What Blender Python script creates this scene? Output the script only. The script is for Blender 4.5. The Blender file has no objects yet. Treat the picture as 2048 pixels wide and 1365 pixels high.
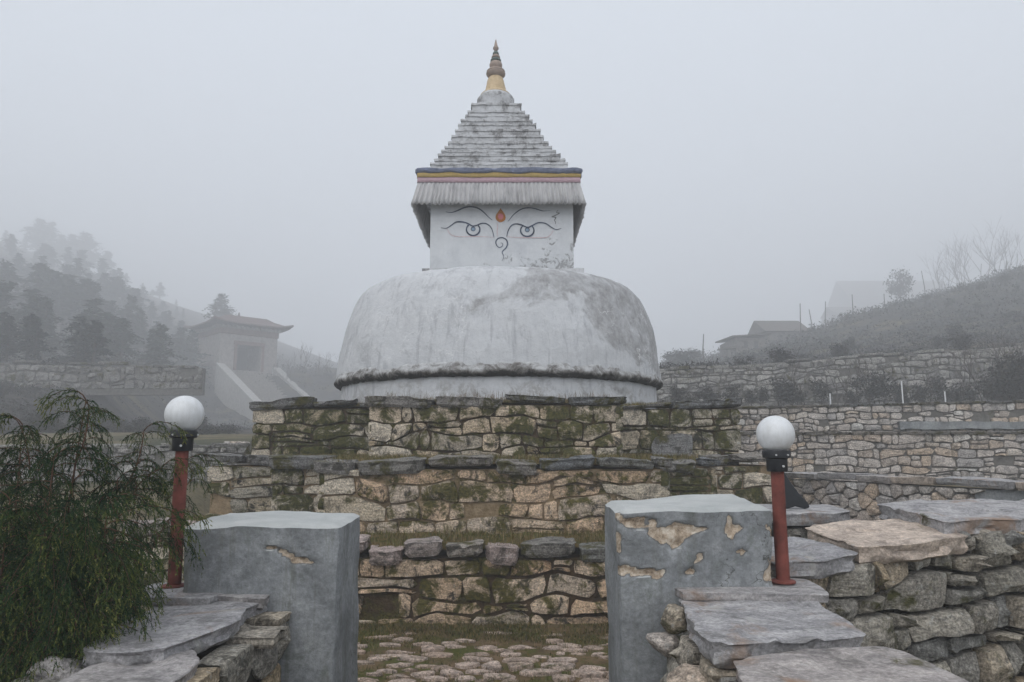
import bpy, math, random
import numpy as np
from mathutils import Vector, noise as mnoise

# ------------------------------------------------------------------ camera, sky, sun, exposure
scene = bpy.context.scene
R = math.radians
PITCH = math.atan(217.5 / 1500.0)
EYE = 1.6
cam_d = bpy.data.cameras.new('camera')
cam = bpy.data.objects.new('camera', cam_d)
scene.collection.objects.link(cam)
cam.location = (0, 0, EYE)
cam.rotation_euler = (math.pi / 2 + PITCH, 0, 0)
cam_d.sensor_width = 36.0
cam_d.lens = 36.0 * 1500 / 2048
cam_d.clip_start = 0.05
cam_d.clip_end = 3000
scene.camera = cam

world = bpy.data.worlds.new('World')
scene.world = world
world.use_nodes = True
wn, wl = world.node_tree.nodes, world.node_tree.links
wn.clear()
w_out = wn.new('ShaderNodeOutputWorld')
w_sky = wn.new('ShaderNodeTexSky')
w_sky.sky_type = 'NISHITA'
w_sky.sun_disc = False
w_sky.sun_elevation = R(48)
w_sky.sun_rotation = R(200)
w_sky.dust_density = 6.0
w_bg = wn.new('ShaderNodeBackground')
w_bg.inputs[1].default_value = 0.05
w_cl = wn.new('ShaderNodeBackground')           # the even grey of the cloud deck
w_cl.inputs[0].default_value = (0.83, 0.90, 1.0, 1)
w_cl.inputs[1].default_value = 0.77
w_mix = wn.new('ShaderNodeMixShader')
w_mix.inputs[0].default_value = 0.9
wl.new(w_sky.outputs[0], w_bg.inputs[0])
wl.new(w_bg.outputs[0], w_mix.inputs[1])
wl.new(w_cl.outputs[0], w_mix.inputs[2])
wl.new(w_mix.outputs[0], w_out.inputs[0])

sun_d = bpy.data.lights.new('sun', 'SUN')
sun_d.energy = 1.5
sun_d.angle = R(70)
sun_d.color = (1.0, 0.98, 0.95)
sun = bpy.data.objects.new('sun', sun_d)
scene.collection.objects.link(sun)
sun.rotation_euler = (R(42), 0, R(-20))

vs = scene.view_settings
vs.view_transform = 'Standard'
vs.look = 'None'
vs.exposure = 0.47
vs.gamma = 1.0
vs.use_curve_mapping = False
scene.cycles.volume_bounces = 8
scene.cycles.max_bounces = 8
scene.cycles.diffuse_bounces = 2
scene.cycles.glossy_bounces = 1
scene.cycles.use_adaptive_sampling = True
scene.cycles.adaptive_threshold = 0.02
scene.cycles.use_denoising = True

# ------------------------------------------------------------------ helpers
rng = random.Random(7)
COL = scene.collection
_C, _S = math.cos(PITCH), math.sin(PITCH)


def at(x, y, Y):
    """point of the photograph's pixel at the distance Y"""
    cx, cy = (x - 1024) / 1500, (682.5 - y) / 1500
    d = (cx, _C - cy * _S, _S + cy * _C)
    t = Y / d[1]
    return Vector((d[0] * t, Y, EYE + d[2] * t))


def onz(x, y, z):
    """point of the photograph's pixel on the level z"""
    cx, cy = (x - 1024) / 1500, (682.5 - y) / 1500
    d = (cx, _C - cy * _S, _S + cy * _C)
    t = (z - EYE) / d[2]
    return Vector((d[0] * t, d[1] * t, z))


def _hash(ix, iy, iz):
    h = (ix * 374761393 + iy * 668265263 + iz * 2147483647 + 1274126177) & 0xFFFFFFFF
    h = ((h ^ (h >> 13)) * 1274126177) & 0xFFFFFFFF
    h = (h ^ (h >> 16)) & 0xFFFFFFFF
    return h / 4294967295.0


_CA = np.array([0, 0, 0, 0, 1, 1, 1, 1])[:, None]
_CB = np.array([0, 0, 1, 1, 0, 0, 1, 1])[:, None]
_CC = np.array([0, 1, 0, 1, 0, 1, 0, 1])[:, None]


def vnoise(x, y, z=0.0):
    """value noise in -1..1 on numpy arrays"""
    if np.ndim(x) == 0 and np.ndim(y) == 0 and np.ndim(z) == 0:
        return mnoise.noise(Vector((x, y, z))) * 1.2
    x, y, z = np.asarray(x, float), np.asarray(y, float), np.asarray(z, float)
    sh = np.broadcast_shapes(x.shape, y.shape, z.shape)
    x, y, z = (np.broadcast_to(v, sh).ravel() for v in (x, y, z))
    ix, iy, iz = np.floor(x), np.floor(y), np.floor(z)
    fx, fy, fz = x - ix, y - iy, z - iz
    fx, fy, fz = fx * fx * (3 - 2 * fx), fy * fy * (3 - 2 * fy), fz * fz * (3 - 2 * fz)
    h = _hash(ix.astype(np.int64)[None] + _CA, iy.astype(np.int64)[None] + _CB, iz.astype(np.int64)[None] + _CC)
    h = h[:4] * (1 - fx) + h[4:] * fx
    h = h[:2] * (1 - fy) + h[2:] * fy
    h = h[0] * (1 - fz) + h[1] * fz
    return (h * 2 - 1).reshape(sh)


def fbm(x, y, z=0.0, o=4):
    r, a, s = 0, 1.0, 0
    for k in range(o):
        f = 2.03 ** k
        r = r + a * vnoise(np.asarray(x) * f + 17.3 * k, np.asarray(y) * f + 5.1 * k, np.asarray(z) * f - 9.7 * k)
        s += a
        a *= 0.5
    return r / s


def sstep(a, b, v):
    t = np.clip((np.asarray(v, float) - a) / (b - a), 0, 1)
    return t * t * (3 - 2 * t)


def mesh(name, verts, faces, mats, smooth=True, sharp=None, fmat=None):
    me = bpy.data.meshes.new(name)
    me.from_pydata([tuple(map(float, v)) for v in verts], [], faces)
    for m in (mats if isinstance(mats, (list, tuple)) else [mats]):
        me.materials.append(m)
    if fmat is not None:
        me.polygons.foreach_set('material_index', np.asarray(fmat, np.int32))
    if smooth:
        me.polygons.foreach_set('use_smooth', np.ones(len(me.polygons), bool))
        if sharp:
            me.set_sharp_from_angle(angle=R(sharp))
    me.update()
    return me


def tri_mesh(name, V, F, mat, smooth=False, col=None, quads=False):
    """a big mesh from numpy arrays"""
    me = bpy.data.meshes.new(name)
    V = np.asarray(V, np.float32)
    F = np.asarray(F, np.int32)
    n = F.shape[1]
    me.vertices.add(len(V))
    me.vertices.foreach_set('co', V.ravel())
    me.loops.add(F.size)
    me.loops.foreach_set('vertex_index', F.ravel())
    me.polygons.add(len(F))
    me.polygons.foreach_set('loop_start', np.arange(0, F.size, n, dtype=np.int32))
    me.polygons.foreach_set('loop_total', np.full(len(F), n, np.int32))
    me.materials.append(mat)
    if smooth:
        me.polygons.foreach_set('use_smooth', np.ones(len(F), bool))
    me.update(calc_edges=True)
    if col is not None:
        a = me.attributes.new('tint', 'FLOAT', 'POINT')
        a.data.foreach_set('value', np.asarray(col, np.float32))
    me.validate()
    return me


def obj(name, me, parent=None, loc=(0, 0, 0)):
    o = bpy.data.objects.new(name, me)
    COL.objects.link(o)
    o.location = loc
    if parent is not None:
        o.parent = parent
    return o


def tag(o, label=None, cat=None, group=None, kind=None):
    for k, v in (('label', label), ('category', cat), ('group', group), ('kind', kind)):
        if v:
            o[k] = v
    return o


def thing(name, loc, label, cat, group=None):
    return tag(obj(name, None, None, loc), label, cat, group)


def copy_tree(o, parent=None):
    c = o.copy()
    COL.objects.link(c)
    c.parent = parent
    for ch in list(o.children):
        copy_tree(ch, c)
    return c


# ------------------------------------------------------------------ node materials
class NM:
    def __init__(s, name, rough=0.9, spec=0.25):
        s.m = bpy.data.materials.new(name)
        s.m.use_nodes = True
        s.n, s.l = s.m.node_tree.nodes, s.m.node_tree.links
        s.b = s.n['Principled BSDF']
        s.b.inputs['Roughness'].default_value = rough
        s.b.inputs['Specular IOR Level'].default_value = spec

    def new(s, t, **kw):
        nd = s.n.new(t)
        for k, v in kw.items():
            setattr(nd, k, v)
        return nd

    def pos(s):
        return s.new('ShaderNodeNewGeometry').outputs['Position']

    def objco(s):
        return s.new('ShaderNodeTexCoord').outputs['Object']

    def vmul(s, v, sc):
        m = s.new('ShaderNodeVectorMath', operation='MULTIPLY')
        s.l.new(v, m.inputs[0])
        m.inputs[1].default_value = sc
        return m.outputs[0]

    def noise(s, vec, scale, detail=5.0, rough=0.6, dist=0.0, out='Fac'):
        t = s.new('ShaderNodeTexNoise')
        t.inputs['Scale'].default_value = scale
        t.inputs['Detail'].default_value = detail
        t.inputs['Roughness'].default_value = rough
        t.inputs['Distortion'].default_value = dist
        if vec is not None:
            s.l.new(vec, t.inputs['Vector'])
        return t.outputs[out]

    def ramp(s, fac, stops, interp='LINEAR'):
        r = s.new('ShaderNodeValToRGB')
        r.color_ramp.interpolation = interp
        e = r.color_ramp.elements
        while len(e) < len(stops):
            e.new(0.5)
        for el, (p, c) in zip(e, stops):
            el.position = p
            el.color = (*c, 1) if len(c) == 3 else c
        s.l.new(fac, r.inputs[0])
        return r.outputs[0]

    def mask(s, fac, lo, hi):
        m = s.new('ShaderNodeMapRange')
        m.inputs[1].default_value = lo
        m.inputs[2].default_value = hi
        s.l.new(fac, m.inputs[0])
        return m.outputs[0]

    def math(s, op, a, b=None):
        m = s.new('ShaderNodeMath', operation=op)
        for i, v in enumerate((a, b)):
            if v is None:
                continue
            if isinstance(v, (int, float)):
                m.inputs[i].default_value = v
            else:
                s.l.new(v, m.inputs[i])
        return m.outputs[0]

    def mix(s, fac, a, b, mode='MIX'):
        m = s.new('ShaderNodeMix', data_type='RGBA', blend_type=mode)
        for i, v in ((0, fac), (6, a), (7, b)):
            if isinstance(v, (int, float)):
                m.inputs[i].default_value = v
            elif isinstance(v, tuple):
                m.inputs[i].default_value = (*v, 1)
            else:
                s.l.new(v, m.inputs[i])
        return m.outputs[2]

    def rand(s):
        return s.new('ShaderNodeObjectInfo').outputs['Random']

    def upness(s):
        g = s.new('ShaderNodeNewGeometry')
        x = s.new('ShaderNodeSeparateXYZ')
        s.l.new(g.outputs['Normal'], x.inputs[0])
        return x.outputs[2]

    def sep(s, v):
        x = s.new('ShaderNodeSeparateXYZ')
        s.l.new(v, x.inputs[0])
        return x.outputs

    def bump(s, h, strength=0.5, dist=0.01):
        b = s.new('ShaderNodeBump')
        b.inputs['Strength'].default_value = strength
        b.inputs['Distance'].default_value = dist
        s.l.new(h, b.inputs['Height'])
        s.l.new(b.outputs[0], s.b.inputs['Normal'])

    def color(s, c):
        if isinstance(c, tuple):
            s.b.inputs['Base Color'].default_value = (*c, 1)
        else:
            s.l.new(c, s.b.inputs['Base Color'])
        return s.m


def stone_mat(name, stops, moss=0.5, moss_col=((0.035, 0.034, 0.012), (0.085, 0.075, 0.022)), lichen=0.3,
              dark=0.4, scale=1.0, bumpd=0.012, strat=(3, 3, 14), upmoss=0.0, rust=0.0, grain=0.85):
    """natural stone: one tone per stone, grain, pale lichen, dark crust and moss"""
    k = NM(name, 0.88, 0.2)
    p = k.pos()
    base = k.ramp(k.rand(), stops)
    g1 = k.noise(k.vmul(p, strat), 3.0 * scale, 6, 0.7, 0.6)
    base = k.mix(0.85, base, k.ramp(g1, [(0.3, (0.42, 0.42, 0.43)), (0.7, (1.35, 1.33, 1.3))]), 'MULTIPLY')
    g2 = k.noise(p, 60 * scale, 4, 0.75)
    base = k.mix(grain, base, k.ramp(g2, [(0.34, (0.35, 0.35, 0.35)), (0.5, (0.95, 0.95, 0.95)), (0.66, (1.75, 1.75, 1.75))]), 'MULTIPLY')
    sp_ = k.noise(p, 26 * scale, 5, 0.75, 0.3)
    base = k.mix(k.math('MULTIPLY', k.mask(sp_, 0.60, 0.66), min(1.0, lichen * 1.4)), base, (0.46, 0.455, 0.43))
    base = k.mix(k.math('MULTIPLY', k.mask(k.noise(p, 19 * scale, 5, 0.75, 0.6), 0.60, 0.67), dark * 0.8), base, (0.04, 0.036, 0.03))
    big = k.noise(p, 1.4 * scale, 3, 0.6)
    li = k.noise(p, 11 * scale, 5, 0.7, 0.4)
    base = k.mix(k.math('MULTIPLY', k.mask(li, 0.62, 0.70), lichen), base, (0.5, 0.5, 0.46))
    dk = k.noise(p, 5.5 * scale, 6, 0.7, 0.8)
    base = k.mix(k.math('MULTIPLY', k.mask(dk, 0.53, 0.61), dark), base, (0.03, 0.028, 0.022))
    if rust:
        rn = k.noise(p, 2.3, 5, 0.65, 0.8)
        base = k.mix(k.math('MULTIPLY', k.mask(rn, 0.56, 0.68), rust), base, (0.26, 0.165, 0.105))
        wn_ = k.noise(p, 3.1, 4, 0.6, 1.0)
        base = k.mix(k.math('MULTIPLY', k.mask(wn_, 0.62, 0.66), 0.5), base, (0.42, 0.41, 0.38))
    mn = k.noise(p, 4.2 * scale, 6, 0.72, 0.5)
    mm = k.math('ADD', mn, k.math('MULTIPLY', k.math('SUBTRACT', big, 0.5), 0.5))
    if upmoss:
        mm = k.math('ADD', mm, k.math('MULTIPLY', k.upness(), upmoss))
    mcol = k.ramp(k.noise(p, 30 * scale, 4, 0.7), [(0.35, moss_col[0]), (0.65, moss_col[1])])
    base = k.mix(k.mask(mm, 0.72 - 0.34 * moss, 0.82 - 0.34 * moss), base, mcol)
    hgt_ = k.math('ADD', k.math('MULTIPLY', g1, 1.0), k.math('ADD', k.math('MULTIPLY', g2, 0.35), k.math('MULTIPLY', sp_, 0.6)))
    k.bump(hgt_, 1.0, bumpd * 1.5)
    return k.color(base)


def plain(name, col, rough=0.6, spec=0.4, var=0.12, sc=30.0, bump=0.0):
    k = NM(name, rough, spec)
    n = k.noise(k.pos(), sc, 5, 0.65)
    c = k.mix(1.0, col, k.ramp(n, [(0.3, (1 - var,) * 3), (0.7, (1 + var,) * 3)]), 'MULTIPLY')
    if bump:
        k.bump(n, 0.6, bump)
    return k.color(c)


M = {}
M['terrace'] = stone_mat('terrace_stone', [(0.0, (0.52, 0.36, 0.23)), (0.25, (0.63, 0.47, 0.33)), (0.5, (0.42, 0.30, 0.195)),
                                          (0.75, (0.68, 0.55, 0.42)), (1.0, (0.47, 0.39, 0.31))], moss_col=((0.04, 0.037, 0.010), (0.125, 0.105, 0.026)), moss=0.69, lichen=0.35, dark=0.95)
M['terrace_grey'] = stone_mat('terrace_grey_stone', [(0.0, (0.43, 0.34, 0.23)), (0.35, (0.55, 0.45, 0.335)), (0.7, (0.35, 0.305, 0.24)),
                                          (1.0, (0.60, 0.51, 0.40))], moss_col=((0.035, 0.035, 0.011), (0.11, 0.10, 0.028)), moss=0.74, lichen=0.4, dark=0.95)
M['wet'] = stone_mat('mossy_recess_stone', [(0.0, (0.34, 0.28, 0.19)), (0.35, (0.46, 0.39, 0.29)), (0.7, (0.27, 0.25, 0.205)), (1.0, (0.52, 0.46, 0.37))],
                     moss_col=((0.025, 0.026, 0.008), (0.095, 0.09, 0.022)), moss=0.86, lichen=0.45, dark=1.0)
M['cap'] = stone_mat('capstone', [(0.0, (0.17, 0.17, 0.16)), (0.4, (0.25, 0.225, 0.20)), (0.7, (0.155, 0.165, 0.175)), (1.0, (0.28, 0.25, 0.22))],
                     moss=0.62, lichen=0.4, dark=0.8, strat=(2, 2, 22))
M['cap_pink'] = stone_mat('rosy_capstone', [(0.0, (0.38, 0.305, 0.28)), (0.5, (0.31, 0.27, 0.25)), (1.0, (0.43, 0.345, 0.315))],
                          moss=0.42, lichen=0.4, dark=0.7, strat=(2, 2, 18))
M['slab'] = stone_mat('schist_slab', [(0.0, (0.31, 0.305, 0.315)), (0.5, (0.36, 0.35, 0.352)), (1.0, (0.35, 0.32, 0.305))],
                      moss=0.2, lichen=0.25, dark=0.35, strat=(2.6, 3.4, 7), bumpd=0.005, rust=0.8, grain=0.45)
M['slab_warm'] = stone_mat('warm_schist_slab', [(0.0, (0.46, 0.39, 0.33)), (1.0, (0.52, 0.43, 0.36))],
                           moss=0.2, lichen=0.25, dark=0.35, strat=(2.6, 3.4, 7), bumpd=0.005, grain=0.45)
M['dry'] = stone_mat('dry_wall_stone', [(0.0, (0.25, 0.235, 0.20)), (0.3, (0.34, 0.315, 0.27)), (0.55, (0.21, 0.21, 0.20)),
                                       (0.8, (0.42, 0.37, 0.30)), (1.0, (0.38, 0.295, 0.19))], moss=0.45, lichen=0.55, dark=0.75,
                    moss_col=((0.03, 0.032, 0.012), (0.10, 0.095, 0.035)), upmoss=-0.05)
M['pale'] = stone_mat('pale_wall_stone', [(0.0, (0.46, 0.41, 0.37)), (0.3, (0.58, 0.53, 0.49)), (0.5, (0.37, 0.35, 0.34)),
                                         (0.75, (0.53, 0.42, 0.32)), (1.0, (0.64, 0.62, 0.59))], moss=0.16, lichen=0.4, dark=0.45)
M['far'] = stone_mat('far_wall_stone', [(0.0, (0.25, 0.24, 0.225)), (0.4, (0.37, 0.36, 0.34)), (0.7, (0.19, 0.185, 0.18)),
                                       (1.0, (0.44, 0.42, 0.40))], moss=0.42, lichen=0.3, dark=0.6, scale=0.6)
M['far_dark'] = stone_mat('mossy_far_wall_stone', [(0.0, (0.14, 0.135, 0.125)), (0.5, (0.21, 0.20, 0.19)), (1.0, (0.27, 0.26, 0.25))], moss=0.55, lichen=0.3, dark=0.6, scale=0.5)
M['quoin'] = stone_mat('pale_quoin_stone', [(0.0, (0.50, 0.42, 0.31)), (0.5, (0.60, 0.53, 0.43)), (1.0, (0.46, 0.40, 0.31))], moss=0.35, lichen=0.4, dark=0.6)
M['paving'] = stone_mat('paving_stone', [(0.0, (0.40, 0.30, 0.235)), (0.5, (0.50, 0.395, 0.33)), (1.0, (0.33, 0.25, 0.195))],
                        moss=0.4, lichen=0.25, dark=0.4)


def mud_mat(name, c1, c2, moss=0.5):
    k = NM(name, 0.95, 0.1)
    p = k.pos()
    n = k.noise(p, 9, 6, 0.7)
    c = k.ramp(n, [(0.3, c1), (0.7, c2)])
    m = k.noise(p, 3.2, 6, 0.7, 0.4)
    mc = k.ramp(k.noise(p, 40, 4, 0.7), [(0.35, (0.028, 0.028, 0.009)), (0.65, (0.12, 0.105, 0.028))])
    c = k.mix(k.mask(m, 0.68 - 0.4 * moss, 0.8 - 0.4 * moss), c, mc)
    k.bump(k.math('ADD', n, k.noise(p, 50, 4, 0.7)), 1.0, 0.02)
    return k.color(c)


M['mud'] = mud_mat('mud_mortar', (0.026, 0.018, 0.010), (0.115, 0.076, 0.043), 0.5)
M['mud_pale'] = mud_mat('pale_mud_mortar', (0.15, 0.105, 0.055), (0.38, 0.285, 0.18), 0.42)
M['shadowcore'] = mud_mat('gap_shade_fill', (0.018, 0.016, 0.012), (0.04, 0.036, 0.028), 0.2)  # near-black fill: the shade deep between the stones is in its colour
M['rubblecore'] = mud_mat('grey_wall_fill', (0.10, 0.095, 0.085), (0.19, 0.18, 0.165), 0.2)
M['moss'] = mud_mat('moss_cushion', (0.06, 0.05, 0.016), (0.19, 0.125, 0.055), 0.6)

# ------------------------------------------------------------------ shapes


def resample(pts, step):
    P = np.asarray(pts, float)
    Q = np.vstack([P, P[:1]])
    seg = np.linalg.norm(np.diff(Q, axis=0), axis=1)
    cum = np.concatenate([[0], np.cumsum(seg)])
    n = max(8, int(cum[-1] / step))
    t = np.linspace(0, cum[-1], n, endpoint=False)
    return np.stack([np.interp(t, cum, Q[:, i]) for i in range(2)], 1)


def chaikin(P, it=1, c=0.25):
    P = np.asarray(P, float)
    for _ in range(it):
        N = np.roll(P, -1, 0)
        A, B = P * (1 - c) + N * c, P * c + N * (1 - c)
        P = np.stack([A, B], 1).reshape(-1, 2)
    return P


def slab_mesh(pts, thick, mat, seed, step=0.05, jit=0.012, layers=4, rough=0.007, edge=0.018):
    """a split slab: ragged layered edge, uneven top. outline in xy, top near z=0"""
    sd = seed * 3.17
    P = resample(pts, step)
    n = len(P)
    cen = P.mean(0)
    per = np.arange(n) / n * 2 * math.pi
    T = np.roll(P, -1, 0) - np.roll(P, 1, 0)
    T /= np.linalg.norm(T, axis=1)[:, None] + 1e-9
    area = 0.5 * np.sum(P[:, 0] * np.roll(P[:, 1], -1) - np.roll(P[:, 0], -1) * P[:, 1])
    N = np.stack([T[:, 1], -T[:, 0]], 1) * (1 if area > 0 else -1)
    P = P + N * ((fbm(P[:, 0] * 4 + sd, P[:, 1] * 4, sd, 2) * 0.9 + fbm(P[:, 0] * 24 + sd, P[:, 1] * 24, sd, 2) * 1.1) * jit)[:, None]
    V, F = [], []
    size = np.linalg.norm(P - cen, axis=1).mean()

    def top(Q, amp=1.0):
        z = fbm(Q[:, 0] * 5 + sd, Q[:, 1] * 5 - sd, sd, 4) * rough * 1.6
        st = fbm(Q[:, 0] * 2.2 - sd, Q[:, 1] * 2.2, sd + 3, 3)
        return z * amp - np.where(st > 0.18, rough * 1.3, 0)
    rings = []
    for k in range(layers, 0, -1):
        f = k / layers
        off = -edge * (0.1 + 1.7 * np.abs(fbm(P[:, 0] * 8 + sd, P[:, 1] * 8, k * 7.7 + sd, 3)) + (0.8 if k == layers else 0))
        Q = P + N * off[:, None]
        rings.append(np.column_stack([Q, -thick * f + 0.15 * thick / layers * fbm(P[:, 0] * 6, P[:, 1] * 6, k + sd, 2)]))
    rings.append(np.column_stack([P, top(P) - 0.22 * thick / layers]))
    for s in (0.985, 0.86, 0.70, 0.52, 0.33, 0.15):
        Q = cen + (P - cen) * s
        rings.append(np.column_stack([Q, top(Q)]))
    for i, r in enumerate(rings):
        V += [tuple(v) for v in r]
        if i:
            a, b = (i - 1) * n, i * n
            for j in range(n):
                j2 = (j + 1) % n
                F.append((a + j, a + j2, b + j2, b + j) if area > 0 else (a + j2, a + j, b + j, b + j2))
    F.append(tuple(range(n - 1, -1, -1)) if area > 0 else tuple(range(n)))
    last = (len(rings) - 1) * n
    V.append((cen[0], cen[1], float(top(cen[None])[0])))
    ci = len(V) - 1
    for j in range(n):
        j2 = (j + 1) % n
        F.append((last + j, last + j2, ci) if area > 0 else (last + j2, last + j, ci))
    return mesh('slab', V, F, mat, True, 38)


def slab(name, pts, z, thick, mat, seed, parent=None, ploc=(0, 0, 0), tilt=(0, 0), **kw):
    """slab with world outline pts at level z; tilt = rise per metre along x and y"""
    P = np.asarray([(p[0], p[1]) for p in pts], float)
    c = P.mean(0)
    me = slab_mesh(P - c, thick, mat, seed, **kw)
    if tilt != (0, 0):
        for v in me.vertices:
            v.co.z += v.co.x * tilt[0] + v.co.y * tilt[1]
    return obj(name, me, parent, (c[0] - ploc[0], c[1] - ploc[1], z - ploc[2]))


def stone_geo(P, depth, proud, seed, detail=0):
    """a wall stone from its outline P (u,v); returns vertices (u, out, v) and faces"""
    sd = seed * 1.713
    n = len(P)
    cen = P.mean(0)
    size = np.linalg.norm(P - cen, axis=1).mean()
    V, F = [], []
    prof = [(1.0, -depth), (1.0, proud * 0.15), (0.93, proud * 0.72), (0.72, proud * 0.98), (0.4, proud * 1.05)]
    if detail:
        prof = [(1.0, -depth), (1.01, -proud * 0.2), (1.0, proud * 0.5), (0.96, proud * 0.88), (0.88, proud * 1.0), (0.6, proud * 1.04), (0.33, proud * 1.08)]
    tu, tv = math.sin(seed * 12.9) * 0.25, math.sin(seed * 7.3) * 0.25
    m = len(prof)
    S = np.array([q[0] for q in prof])[:, None, None]
    Q = cen + (P - cen)[None] * S
    O = np.repeat(np.array([q[1] for q in prof], float)[:, None], n, 1)
    q = (Q - cen) / max(size, 1e-6)
    N3 = fbm(np.stack([q[..., 0] * 1.3 + sd, q[..., 0] * 2 + sd, q[..., 0] * 2 - sd]), np.stack([q[..., 1] * 1.3, q[..., 1] * 2, q[..., 1] * 2]), np.array([sd, 3.0, 9.0])[:, None, None], 3)
    O[1:] += (proud * 0.55 * N3[0] + proud * (q[..., 0] * tu + q[..., 1] * tv))[1:]
    Q[1:] += (np.stack([N3[1], N3[2]], -1) * size * 0.06)[1:]
    fr = random.Random(int(seed * 1000))
    for _ in range(4 if detail else 2):          # broken faces
        g = fr.uniform(0, 6.283)
        lim = proud * (fr.uniform(0.7, 1.0) + fr.uniform(0.25, 1.0) * (q[..., 0] * math.cos(g) + q[..., 1] * math.sin(g)))
        O[2:] = np.minimum(O[2:], lim[2:])
    V = [(a, b, c) for a, b, c in zip(Q[..., 0].ravel(), O.ravel(), Q[..., 1].ravel())]
    for i in range(1, m):
        a, b = (i - 1) * n, i * n
        for j in range(n):
            j2 = (j + 1) % n
            F.append((a + j, a + j2, b + j2, b + j))
    last = (len(prof) - 1) * n
    V.append((cen[0], proud * (1.05 + 0.3 * math.sin(seed)), cen[1]))
    for j in range(n):
        F.append((last + j, last + (j + 1) % n, len(V) - 1))
    return V, F


def poly_area(P):
    return 0.5 * float(np.sum(P[:, 0] * np.roll(P[:, 1], -1) - np.roll(P[:, 0], -1) * P[:, 1]))


def inset(P, g):
    """move every vertex of a convexish polygon inwards"""
    T = np.roll(P, -1, 0) - P
    L = np.linalg.norm(T, axis=1)[:, None] + 1e-9
    T = T / L
    Nn = np.stack([-T[:, 1], T[:, 0]], 1)
    if poly_area(P) < 0:
        Nn = -Nn
    A = Nn + np.roll(Nn, 1, 0)
    A = A / (np.linalg.norm(A, axis=1)[:, None] + 1e-9)
    return P + A * g


def courses(L, H, ch, asp, r, amp=0.18, drop=0.0, split=0.12, gap=0.012):
    ys = [0.0]
    while ys[-1] < H - ch * 0.5:
        ys.append(ys[-1] + ch * r.uniform(0.72, 1.35))
    ys = np.array(ys) * (H / ys[-1])
    sd = r.uniform(0, 100)

    def B(i, x):
        if i == 0 or i == len(ys) - 1:
            return ys[i] + 0 * x
        return ys[i] + amp * ch * fbm(np.asarray(x) / (ch * 2.6) + sd, i * 7.3 + sd, 0, 2) * 1.8
    cells = []
    for i in range(len(ys) - 1):
        h = ys[i + 1] - ys[i]
        x = -r.uniform(0, 0.2) * ch
        while x < L - ch * 0.25:
            w = ch * asp * r.choice((0.45, 0.7, 0.9, 1.0, 1.2, 1.5, 1.9)) * r.uniform(0.85, 1.15)
            x0, x1 = max(x, 0), min(x + w, L)
            if L - x1 < ch * 0.35:
                x1 = L
            x = x1
            if x1 - x0 < ch * 0.25 or r.random() < drop:
                continue
            s0 = 0 if x0 <= 0 else r.uniform(-.13, .13) * h
            s1 = 0 if x1 >= L else r.uniform(-.13, .13) * h
            n = max(2, int((x1 - x0) / (ch * 0.5)) + 1)
            bx = np.linspace(x0 - s0, x1 - s1, n)
            tx = np.linspace(x1 + s1, x0 + s0, n)
            P = np.vstack([np.column_stack([bx, B(i, bx)]), np.column_stack([tx, B(i + 1, tx)])])
            P = np.clip(P, [0, 0], [L, H])
            if r.random() < split and h > ch * 0.8:
                f = r.uniform(0.35, 0.65)
                lo, hi = P[:n], P[n:][::-1]
                md = lo * (1 - f) + hi * f
                cells += [np.vstack([lo, md[::-1]]), np.vstack([md, hi[::-1]])]
            else:
                cells.append(P)
    return [inset(P, gap * r.uniform(0.6, 1.6)) for P in cells]


def voronoi(pts, w, h):
    out = []
    P = np.asarray(pts)
    for i, p in enumerate(P):
        poly = [np.array(q, float) for q in ((0, 0), (w, 0), (w, h), (0, h))]
        d = np.linalg.norm(P - p, axis=1)
        for j in np.argsort(d)[1:22]:
            q = P[j]
            mid, nn = (p + q) / 2, q - p
            new = []
            for k in range(len(poly)):
                a, b = poly[k], poly[(k + 1) % len(poly)]
                da, db = np.dot(a - mid, nn), np.dot(b - mid, nn)
                if da <= 0:
                    new.append(a)
                if da * db < 0:
                    new.append(a + (b - a) * (da / (da - db)))
            poly = new
            if len(poly) < 3:
                break
        if len(poly) >= 3:
            out.append(np.array(poly))
    return out


def rubble(L, H, size, asp, r, gap=0.012, var=0.5):
    """irregular rubble cells: voronoi of points thrown at uneven spacing"""
    pts = []
    tries = 0
    while tries < 5000:
        tries += 1
        q = (r.uniform(0, L / asp), r.uniform(0, H))
        rad = size * (1 - var * r.random() ** 1.5)
        if all((q[0] - a) ** 2 + (q[1] - b) ** 2 > (0.5 * (rad + c)) ** 2 for a, b, c in pts):
            pts.append((q[0], q[1], rad))
    cells = voronoi([(a, b) for a, b, c in pts], L / asp, H)
    return [inset(P * [asp, 1], gap * r.uniform(0.5, 1.7)) for P in cells]


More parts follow.
